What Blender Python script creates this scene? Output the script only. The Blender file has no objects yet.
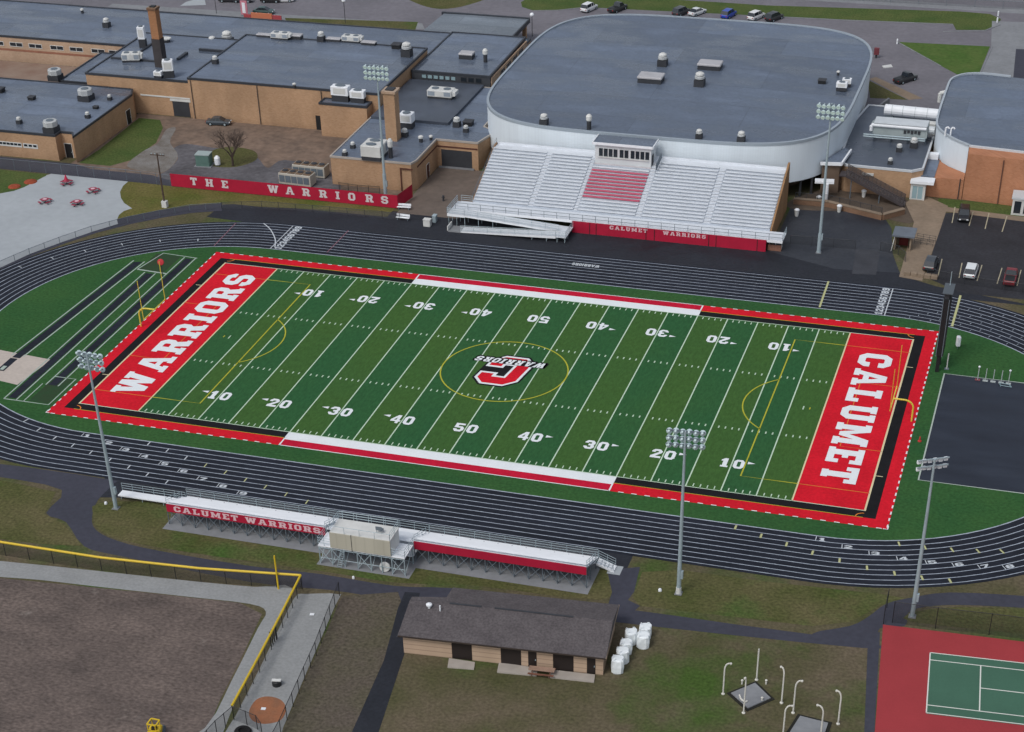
import bpy, bmesh, math, random
from mathutils import Vector, Matrix
random.seed(7)
scene = bpy.context.scene
COL = scene.collection
PI = math.pi
YD = 0.9144
FW = 24.384            # half width of the football field
CXT, CYT = 0.08, -0.18  # centre of the running track
ORG = {}

# ------------------------------------------------------------------ materials
MATS = {}
def mat(name, c, rough=0.8, spec=0.3, var=0.0, scale=0.5, metal=0.0, c2=None, fine=0.0, fscale=4.0, bump=0.0, rvar=0.0, stretch=None, thr=None, c3=None, s3=.06, t3=(.52,.66)):
    """principled material whose colour is broken up by world-space noise"""
    if name in MATS: return MATS[name]
    m = bpy.data.materials.new(name); m.use_nodes = True
    nt = m.node_tree; N = nt.nodes; L = nt.links
    b = N['Principled BSDF']
    b.inputs['Roughness'].default_value = rough
    b.inputs['Specular IOR Level'].default_value = spec
    b.inputs['Metallic'].default_value = metal
    b.inputs['Base Color'].default_value = (*c, 1)
    if var or c2 or fine or rvar or bump:
        g = N.new('ShaderNodeNewGeometry')
        mp = N.new('ShaderNodeMapping'); L.new(g.outputs['Position'], mp.inputs['Vector'])
        if stretch: mp.inputs['Scale'].default_value = stretch
        n1 = N.new('ShaderNodeTexNoise'); n1.inputs['Scale'].default_value = scale; n1.inputs['Detail'].default_value = 6; n1.inputs['Roughness'].default_value = 0.62
        L.new(mp.outputs['Vector'], n1.inputs['Vector'])
        r = N.new('ShaderNodeValToRGB')
        lo, hi = thr if thr else (0.32, 0.68)
        r.color_ramp.elements[0].position = lo; r.color_ramp.elements[1].position = hi
        ca = c if c2 else tuple(x*(1-var) for x in c)
        cb = c2 if c2 else tuple(x*(1+var) for x in c)
        r.color_ramp.elements[0].color = (*ca, 1); r.color_ramp.elements[1].color = (*cb, 1)
        L.new(n1.outputs['Fac'], r.inputs['Fac'])
        out = r.outputs['Color']
        if c3:
            n3 = N.new('ShaderNodeTexNoise'); n3.inputs['Scale'].default_value = s3; n3.inputs['Detail'].default_value = 5; n3.inputs['Roughness'].default_value = .6
            off = N.new('ShaderNodeMapping'); off.inputs['Location'].default_value = (37, 11, 0); L.new(g.outputs['Position'], off.inputs['Vector']); L.new(off.outputs[0], n3.inputs['Vector'])
            m3 = N.new('ShaderNodeMapRange'); m3.inputs['From Min'].default_value, m3.inputs['From Max'].default_value = t3; L.new(n3.outputs['Fac'], m3.inputs['Value'])
            x3 = N.new('ShaderNodeMix'); x3.data_type = 'RGBA'; L.new(m3.outputs[0], x3.inputs['Factor']); L.new(out, x3.inputs[6]); x3.inputs[7].default_value = (*c3, 1); out = x3.outputs[2]
        n2 = N.new('ShaderNodeTexNoise'); n2.inputs['Scale'].default_value = fscale; n2.inputs['Detail'].default_value = 4
        L.new(mp.outputs['Vector'], n2.inputs['Vector'])
        if fine:
            mr = N.new('ShaderNodeMapRange'); mr.inputs['From Min'].default_value = 0.25; mr.inputs['From Max'].default_value = 0.75
            mr.inputs['To Min'].default_value = 1-fine; mr.inputs['To Max'].default_value = 1+fine
            L.new(n2.outputs['Fac'], mr.inputs['Value'])
            mx = N.new('ShaderNodeVectorMath'); mx.operation = 'SCALE'
            L.new(out, mx.inputs[0]); L.new(mr.outputs['Result'], mx.inputs['Scale'])
            out = mx.outputs['Vector']
        L.new(out, b.inputs['Base Color'])
        if rvar:
            mr2 = N.new('ShaderNodeMapRange'); mr2.inputs['From Min'].default_value = 0.35; mr2.inputs['From Max'].default_value = 0.65
            mr2.inputs['To Min'].default_value = max(0.03, rough-rvar); mr2.inputs['To Max'].default_value = min(1, rough+rvar)
            L.new(n1.outputs['Fac'], mr2.inputs['Value']); L.new(mr2.outputs['Result'], b.inputs['Roughness'])
        if bump:
            bp = N.new('ShaderNodeBump'); bp.inputs['Strength'].default_value = bump; bp.inputs['Distance'].default_value = 0.1
            L.new(n2.outputs['Fac'], bp.inputs['Height']); L.new(bp.outputs['Normal'], b.inputs['Normal'])
    MATS[name] = m
    return m

def brick(name, c1, c2, mortar, sc=1.0):
    m = bpy.data.materials.new(name); m.use_nodes = True
    nt = m.node_tree; N = nt.nodes; L = nt.links; b = N['Principled BSDF']
    b.inputs['Roughness'].default_value = .85; b.inputs['Specular IOR Level'].default_value = .2
    g = N.new('ShaderNodeNewGeometry'); s = N.new('ShaderNodeSeparateXYZ'); L.new(g.outputs['Position'], s.inputs[0])
    ad = N.new('ShaderNodeMath'); ad.operation = 'ADD'; L.new(s.outputs['X'], ad.inputs[0]); L.new(s.outputs['Y'], ad.inputs[1])
    cb = N.new('ShaderNodeCombineXYZ'); L.new(ad.outputs[0], cb.inputs['X']); L.new(s.outputs['Z'], cb.inputs['Y'])
    t = N.new('ShaderNodeTexBrick'); t.inputs['Scale'].default_value = sc
    t.inputs['Brick Width'].default_value = .4; t.inputs['Row Height'].default_value = .2; t.inputs['Mortar Size'].default_value = .012
    t.inputs['Color1'].default_value = (*c1, 1); t.inputs['Color2'].default_value = (*c2, 1); t.inputs['Mortar'].default_value = (*mortar, 1)
    L.new(cb.outputs[0], t.inputs['Vector'])
    n = N.new('ShaderNodeTexNoise'); n.inputs['Scale'].default_value = .35; n.inputs['Detail'].default_value = 5
    mp = N.new('ShaderNodeMapping'); mp.inputs['Scale'].default_value = (1, 1, .35); L.new(g.outputs['Position'], mp.inputs['Vector']); L.new(mp.outputs[0], n.inputs['Vector'])
    mr = N.new('ShaderNodeMapRange'); mr.inputs['From Min'].default_value = .3; mr.inputs['From Max'].default_value = .7; mr.inputs['To Min'].default_value = .86; mr.inputs['To Max'].default_value = 1.1
    L.new(n.outputs['Fac'], mr.inputs['Value'])
    # brick gets darker towards the foot of the wall
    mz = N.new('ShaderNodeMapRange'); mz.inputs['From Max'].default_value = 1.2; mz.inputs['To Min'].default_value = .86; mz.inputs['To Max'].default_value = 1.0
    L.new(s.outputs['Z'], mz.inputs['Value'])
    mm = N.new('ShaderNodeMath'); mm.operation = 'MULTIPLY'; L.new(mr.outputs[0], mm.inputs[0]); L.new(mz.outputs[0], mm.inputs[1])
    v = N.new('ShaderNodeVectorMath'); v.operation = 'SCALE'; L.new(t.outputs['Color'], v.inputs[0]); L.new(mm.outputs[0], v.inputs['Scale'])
    L.new(v.outputs['Vector'], b.inputs['Base Color'])
    MATS[name] = m
    return m

def turf(name, ca, cb, band):
    """artificial turf mown in five-yard bands"""
    m = bpy.data.materials.new(name); m.use_nodes = True
    nt = m.node_tree; N = nt.nodes; L = nt.links; b = N['Principled BSDF']
    b.inputs['Roughness'].default_value = .95; b.inputs['Specular IOR Level'].default_value = .12
    g = N.new('ShaderNodeNewGeometry'); s = N.new('ShaderNodeSeparateXYZ'); L.new(g.outputs['Position'], s.inputs[0])
    d = N.new('ShaderNodeMath'); d.operation = 'DIVIDE'; d.inputs[1].default_value = band*2; L.new(s.outputs['X'], d.inputs[0])
    f = N.new('ShaderNodeMath'); f.operation = 'FRACT'; L.new(d.outputs[0], f.inputs[0])
    st = N.new('ShaderNodeMath'); st.operation = 'GREATER_THAN'; st.inputs[1].default_value = .5; L.new(f.outputs[0], st.inputs[0])
    n0 = N.new('ShaderNodeTexNoise'); n0.inputs['Scale'].default_value = .06; n0.inputs['Detail'].default_value = 3
    L.new(g.outputs['Position'], n0.inputs['Vector'])
    a = N.new('ShaderNodeMath'); a.operation = 'MULTIPLY_ADD'; a.inputs[1].default_value = .8; L.new(st.outputs[0], a.inputs[0])
    sb = N.new('ShaderNodeMath'); sb.operation = 'MULTIPLY_ADD'; sb.inputs[1].default_value = .7; sb.inputs[2].default_value = -.25; L.new(n0.outputs['Fac'], sb.inputs[0])
    L.new(sb.outputs[0], a.inputs[2]); a.use_clamp = True
    mx = N.new('ShaderNodeMix'); mx.data_type = 'RGBA'; L.new(a.outputs[0], mx.inputs['Factor'])
    mx.inputs[6].default_value = (*ca, 1); mx.inputs[7].default_value = (*cb, 1)
    n = N.new('ShaderNodeTexNoise'); n.inputs['Scale'].default_value = 2.4; n.inputs['Detail'].default_value = 8; n.inputs['Roughness'].default_value = .75
    mp = N.new('ShaderNodeMapping'); mp.inputs['Scale'].default_value = (1, .35, 1); L.new(g.outputs['Position'], mp.inputs['Vector']); L.new(mp.outputs[0], n.inputs['Vector'])
    mr = N.new('ShaderNodeMapRange'); mr.inputs['From Min'].default_value = .3; mr.inputs['From Max'].default_value = .7; mr.inputs['To Min'].default_value = .74; mr.inputs['To Max'].default_value = 1.26
    L.new(n.outputs['Fac'], mr.inputs['Value'])
    v = N.new('ShaderNodeVectorMath'); v.operation = 'SCALE'; L.new(mx.outputs[2], v.inputs[0]); L.new(mr.outputs[0], v.inputs['Scale'])
    L.new(v.outputs['Vector'], b.inputs['Base Color'])
    MATS[name] = m
    return m

def mesh_wire(name, c, see=.72):
    """chain-link fabric: woven wire that leaves most of the view open"""
    m = bpy.data.materials.new(name); m.use_nodes = True
    nt = m.node_tree; N = nt.nodes; L = nt.links; b = N['Principled BSDF']
    b.inputs['Base Color'].default_value = (*c, 1); b.inputs['Roughness'].default_value = .6
    t = N.new('ShaderNodeBsdfTransparent'); mx = N.new('ShaderNodeMixShader'); mx.inputs[0].default_value = see
    L.new(b.outputs[0], mx.inputs[1]); L.new(t.outputs[0], mx.inputs[2]); L.new(mx.outputs[0], N['Material Output'].inputs['Surface'])
    MATS[name] = m
    return m

def siding(name, c, pitch=.45, dark=.9, axis='XY'):
    """ribbed metal cladding: thin vertical seams and slight weathering"""
    m = bpy.data.materials.new(name); m.use_nodes = True
    nt = m.node_tree; N = nt.nodes; L = nt.links; b = N['Principled BSDF']
    b.inputs['Roughness'].default_value = .5; b.inputs['Specular IOR Level'].default_value = .35
    g = N.new('ShaderNodeNewGeometry'); s = N.new('ShaderNodeSeparateXYZ'); L.new(g.outputs['Position'], s.inputs[0])
    ad = N.new('ShaderNodeMath'); ad.operation = 'ADD'
    if axis == 'Z':
        L.new(s.outputs['Z'], ad.inputs[0]); ad.inputs[1].default_value = 0
    else:
        L.new(s.outputs['X'], ad.inputs[0]); L.new(s.outputs['Y'], ad.inputs[1])
    d = N.new('ShaderNodeMath'); d.operation = 'DIVIDE'; d.inputs[1].default_value = pitch; L.new(ad.outputs[0], d.inputs[0])
    f = N.new('ShaderNodeMath'); f.operation = 'FRACT'; L.new(d.outputs[0], f.inputs[0])
    st = N.new('ShaderNodeMapRange'); st.inputs['From Max'].default_value = .22; st.inputs['To Min'].default_value = dark; st.inputs['To Max'].default_value = 1
    L.new(f.outputs[0], st.inputs['Value'])
    n = N.new('ShaderNodeTexNoise'); n.inputs['Scale'].default_value = .3; n.inputs['Detail'].default_value = 5
    mp = N.new('ShaderNodeMapping'); mp.inputs['Scale'].default_value = (1, 1, .15); L.new(g.outputs['Position'], mp.inputs['Vector']); L.new(mp.outputs[0], n.inputs['Vector'])
    mr = N.new('ShaderNodeMapRange'); mr.inputs['From Min'].default_value = .3; mr.inputs['From Max'].default_value = .7; mr.inputs['To Min'].default_value = .9; mr.inputs['To Max'].default_value = 1.05
    L.new(n.outputs['Fac'], mr.inputs['Value'])
    mm = N.new('ShaderNodeMath'); mm.operation = 'MULTIPLY'; L.new(st.outputs[0], mm.inputs[0]); L.new(mr.outputs[0], mm.inputs[1])
    v = N.new('ShaderNodeVectorMath'); v.operation = 'SCALE'; v.inputs[0].default_value = c; L.new(mm.outputs[0], v.inputs['Scale'])
    L.new(v.outputs['Vector'], b.inputs['Base Color'])
    MATS[name] = m
    return m

def roofing(name, c, wet=.5, seam=3.0):
    """wet black membrane roof: sheets with slightly different tone, puddles"""
    m = bpy.data.materials.new(name); m.use_nodes = True
    nt = m.node_tree; N = nt.nodes; L = nt.links; b = N['Principled BSDF']
    b.inputs['Specular IOR Level'].default_value = .55
    g = N.new('ShaderNodeNewGeometry')
    t = N.new('ShaderNodeTexBrick'); t.inputs['Scale'].default_value = 1; t.inputs['Brick Width'].default_value = seam*6; t.inputs['Row Height'].default_value = seam*1.6
    t.inputs['Mortar Size'].default_value = .06; t.inputs['Bias'].default_value = 0
    t.inputs['Color1'].default_value = (*[x*.86 for x in c], 1); t.inputs['Color2'].default_value = (*[x*1.14 for x in c], 1); t.inputs['Mortar'].default_value = (*[x*.66 for x in c], 1)
    L.new(g.outputs['Position'], t.inputs['Vector'])
    n = N.new('ShaderNodeTexNoise'); n.inputs['Scale'].default_value = .12; n.inputs['Detail'].default_value = 7; n.inputs['Roughness'].default_value = .6
    mp = N.new('ShaderNodeMapping'); mp.inputs['Scale'].default_value = (.6, 1.3, 1); L.new(g.outputs['Position'], mp.inputs['Vector']); L.new(mp.outputs[0], n.inputs['Vector'])
    mr = N.new('ShaderNodeMapRange'); mr.inputs['From Min'].default_value = .3; mr.inputs['From Max'].default_value = .7; mr.inputs['To Min'].default_value = .66; mr.inputs['To Max'].default_value = 1.3
    L.new(n.outputs['Fac'], mr.inputs['Value'])
    ng = N.new('ShaderNodeTexNoise'); ng.inputs['Scale'].default_value = 2.2; ng.inputs['Detail'].default_value = 5; L.new(g.outputs['Position'], ng.inputs['Vector'])
    mg = N.new('ShaderNodeMapRange'); mg.inputs['From Min'].default_value = .3; mg.inputs['From Max'].default_value = .7; mg.inputs['To Min'].default_value = .86; mg.inputs['To Max'].default_value = 1.14; L.new(ng.outputs['Fac'], mg.inputs['Value'])
    mk = N.new('ShaderNodeMath'); mk.operation = 'MULTIPLY'; L.new(mr.outputs[0], mk.inputs[0]); L.new(mg.outputs[0], mk.inputs[1])
    v = N.new('ShaderNodeVectorMath'); v.operation = 'SCALE'; L.new(t.outputs['Color'], v.inputs[0]); L.new(mk.outputs[0], v.inputs['Scale'])
    L.new(v.outputs['Vector'], b.inputs['Base Color'])
    rr = N.new('ShaderNodeMapRange'); rr.inputs['From Min'].default_value = .38; rr.inputs['From Max'].default_value = .62; rr.inputs['To Min'].default_value = .72-wet*.75; rr.inputs['To Max'].default_value = .8
    L.new(n.outputs['Fac'], rr.inputs['Value']); L.new(rr.outputs[0], b.inputs['Roughness'])
    MATS[name] = m
    return m

# ------------------------------------------------------------------ mesh builder
class MB:
    def __init__(s): s.v = []; s.f = []; s.mi = []; s.m = 0
    def add(s, vs, fs):
        k = len(s.v); s.v += [tuple(p) for p in vs]
        for f in fs: s.f.append([k+i for i in f]); s.mi.append(s.m)
        return s
    def bx(s, x0, y0, z0, x1, y1, z1):
        vs = [(x0,y0,z0),(x1,y0,z0),(x1,y1,z0),(x0,y1,z0),(x0,y0,z1),(x1,y0,z1),(x1,y1,z1),(x0,y1,z1)]
        return s.add(vs, [(0,3,2,1),(4,5,6,7),(0,1,5,4),(1,2,6,5),(2,3,7,6),(3,0,4,7)])
    def obox(s, c, sx, sy, h, rot=0, bev=0):
        """box standing on point c, turned about z, with chamfered vertical and top edges"""
        cs, sn = math.cos(rot), math.sin(rot)
        P = lambda x, y, z: (c[0]+x*cs-y*sn, c[1]+x*sn+y*cs, c[2]+z)
        a, b = sx/2, sy/2
        if not bev:
            vs = [P(-a,-b,0),P(a,-b,0),P(a,b,0),P(-a,b,0),P(-a,-b,h),P(a,-b,h),P(a,b,h),P(-a,b,h)]
            return s.add(vs, [(0,3,2,1),(4,5,6,7),(0,1,5,4),(1,2,6,5),(2,3,7,6),(3,0,4,7)])
        e = bev
        ring = lambda a, b, e, z: [P(-a+e,-b,z),P(a-e,-b,z),P(a,-b+e,z),P(a,b-e,z),P(a-e,b,z),P(-a+e,b,z),P(-a,b-e,z),P(-a,-b+e,z)]
        vs = ring(a,b,e,0)+ring(a,b,e,h-e)+ring(a-e,b-e,e*.5,h)
        fs = [tuple(range(7,-1,-1)), tuple(range(16,24))]
        for r in (0, 8):
            for i in range(8): fs.append((r+i, r+(i+1)%8, r+8+(i+1)%8, r+8+i))
        return s.add(vs, fs)
    def tube(s, p, q, r, n=8, r2=None, cap=True):
        p, q = Vector(p), Vector(q); r2 = r if r2 is None else r2
        d = (q-p); 
        if d.length < 1e-6: return s
        d.normalize(); u = d.orthogonal().normalized(); w = d.cross(u)
        vs = []
        for c, rr in ((p, r), (q, r2)):
            for i in range(n):
                a = 2*PI*i/n; vs.append(c+u*(rr*math.cos(a))+w*(rr*math.sin(a)))
        fs = [(i, (i+1)%n, n+(i+1)%n, n+i) for i in range(n)]
        if cap: fs += [tuple(range(n-1,-1,-1)), tuple(range(n, 2*n))]
        return s.add(vs, fs)
    def path(s, pts, r, n=6):
        for a, b in zip(pts, pts[1:]): s.tube(a, b, r, n)
        return s
    def bar(s, p, q, w, h):
        """rectangular bar from p to q"""
        p, q = Vector(p), Vector(q); d = (q-p).normalized()
        up = Vector((0,0,1)) if abs(d.z) < .95 else Vector((0,1,0))
        u = d.cross(up).normalized()*(w/2); t = u.cross(d).normalized()*(h/2)
        vs = [p-u-t,p+u-t,p+u+t,p-u+t,q-u-t,q+u-t,q+u+t,q-u+t]
        return s.add(vs, [(0,1,2,3),(7,6,5,4),(0,4,5,1),(1,5,6,2),(2,6,7,3),(3,7,4,0)])
    def lathe(s, c, prof, n=12, axis=None):
        """surface of revolution; prof = [(radius, height)] along axis (default z)"""
        c = Vector(c); ax = Vector(axis or (0,0,1)).normalized(); u = ax.orthogonal().normalized(); w = ax.cross(u)
        vs = []
        for r, h in prof:
            for i in range(n):
                a = 2*PI*i/n; vs.append(c+ax*h+u*(r*math.cos(a))+w*(r*math.sin(a)))
        fs = []
        for k in range(len(prof)-1):
            for i in range(n): fs.append((k*n+i, k*n+(i+1)%n, (k+1)*n+(i+1)%n, (k+1)*n+i))
        fs.append(tuple(range(n-1,-1,-1))); fs.append(tuple((len(prof)-1)*n+i for i in range(n)))
        return s.add(vs, fs)
    def poly(s, pts, z):
        pts = [(p[0], p[1]) for p in pts]
        A = sum(a[0]*b[1]-b[0]*a[1] for a, b in zip(pts, pts[1:]+pts[:1]))
        if A < 0: pts = pts[::-1]
        return s.add([(x, y, z) for x, y in pts], [tuple(range(len(pts)))])
    def prism(s, pts, z0, z1, top=True, bottom=True):
        pts = [(p[0], p[1]) for p in pts]
        A = sum(a[0]*b[1]-b[0]*a[1] for a, b in zip(pts, pts[1:]+pts[:1]))
        if A < 0: pts = pts[::-1]
        n = len(pts)
        vs = [(x, y, z0) for x, y in pts]+[(x, y, z1) for x, y in pts]
        fs = [(i, (i+1)%n, n+(i+1)%n, n+i) for i in range(n)]
        if bottom: fs.append(tuple(range(n-1,-1,-1)))
        if top: fs.append(tuple(range(n, 2*n)))
        return s.add(vs, fs)
    def rect(s, x0, y0, x1, y1, z): return s.poly([(x0,y0),(x1,y0),(x1,y1),(x0,y1)], z)
    def quad(s, a, b, c, d): return s.add([a,b,c,d], [(0,1,2,3)])
    def strip(s, pts, w, z, closed=False):
        """flat ribbon of width w along a polyline"""
        pts = [Vector((p[0], p[1])) for p in pts]; n = len(pts); vs = []
        for i in range(n):
            a = pts[i-1] if (i > 0 or closed) else pts[i]; b = pts[(i+1)%n] if (i < n-1 or closed) else pts[i]
            d = (b-a).normalized(); o = Vector((-d.y, d.x))*(w/2)
            vs += [(*(pts[i]-o), z), (*(pts[i]+o), z)]
        m = n if closed else n-1
        fs = [(2*i, 2*((i+1)%n), 2*((i+1)%n)+1, 2*i+1) for i in range(m)]
        return s.add(vs, fs)
    def build(s, name, m, parent=None, at=None, smooth=False, weld=False, **tags):
        me = bpy.data.meshes.new(name); o = bpy.data.objects.new(name, me); COL.objects.link(o)
        if parent is not None:
            org = ORG.get(parent.name, Vector((0,0,0))); o.parent = parent; ORG[o.name] = org
        else:
            org = Vector(at) if at else Vector((0,0,0)); o.location = org; ORG[o.name] = org
        me.from_pydata([tuple(Vector(p)-org) for p in s.v], [], s.f)
        ms = m if isinstance(m, (list, tuple)) else [m]
        for x in ms: me.materials.append(x)
        if len(ms) > 1: me.polygons.foreach_set('material_index', s.mi)
        if smooth: me.polygons.foreach_set('use_smooth', [True]*len(me.polygons))
        if weld:
            b = bmesh.new(); b.from_mesh(me); bmesh.ops.remove_doubles(b, verts=b.verts, dist=.001); b.to_mesh(me); b.free()
        me.update()
        for k, v in tags.items(): o[k] = v
        return o

def thing(name, label, cat, loc=(0,0,0), group=None):
    o = bpy.data.objects.new(name, None); COL.objects.link(o); o.location = loc; o.empty_display_size = .5
    o['label'] = label; o['category'] = cat
    if group: o['group'] = group
    ORG[o.name] = Vector(loc)
    return o
def tag(o, label, cat, group=None):
    o['label'] = label; o['category'] = cat
    if group: o['group'] = group
    return o
def ground(name, mb, m): return mb.build(name, m, kind='structure')
def dup(root, loc, rz=0, label=None, scale=None, group=None):
    c = root.copy(); COL.objects.link(c); c.location = loc; c.rotation_euler = (0, 0, rz)
    if scale is not None: c.scale = scale if isinstance(scale, tuple) else (scale,)*3
    if label: c['label'] = label
    if group: c['group'] = group
    for ch in list(root.children):
        d = ch.copy(); COL.objects.link(d); d.parent = c
        for g in list(ch.children):
            e = g.copy(); COL.objects.link(e); e.parent = d
    return c
def smooth(pts, k=5, closed=True):
    """Catmull-Rom through the points"""
    out = []; n = len(pts)
    for i in range(n if closed else n-1):
        if closed: p = [pts[(i+j-1)%n] for j in range(4)]
        else: p = [pts[max(0, min(n-1, i+j-1))] for j in range(4)]
        for s_ in range(k):
            t = s_/k
            out.append(tuple(.5*(2*p[1][a]+(p[2][a]-p[0][a])*t+(2*p[0][a]-5*p[1][a]+4*p[2][a]-p[3][a])*t*t+(-p[0][a]+3*p[1][a]-3*p[2][a]+p[3][a])*t**3) for a in (0, 1)))
    if not closed: out.append(tuple(pts[-1][:2]))
    return out
def arc(cx, cy, r, a0, a1, n=24):
    return [(cx+r*math.cos(math.radians(a0+(a1-a0)*i/n)), cy+r*math.sin(math.radians(a0+(a1-a0)*i/n))) for i in range(n+1)]

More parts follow.
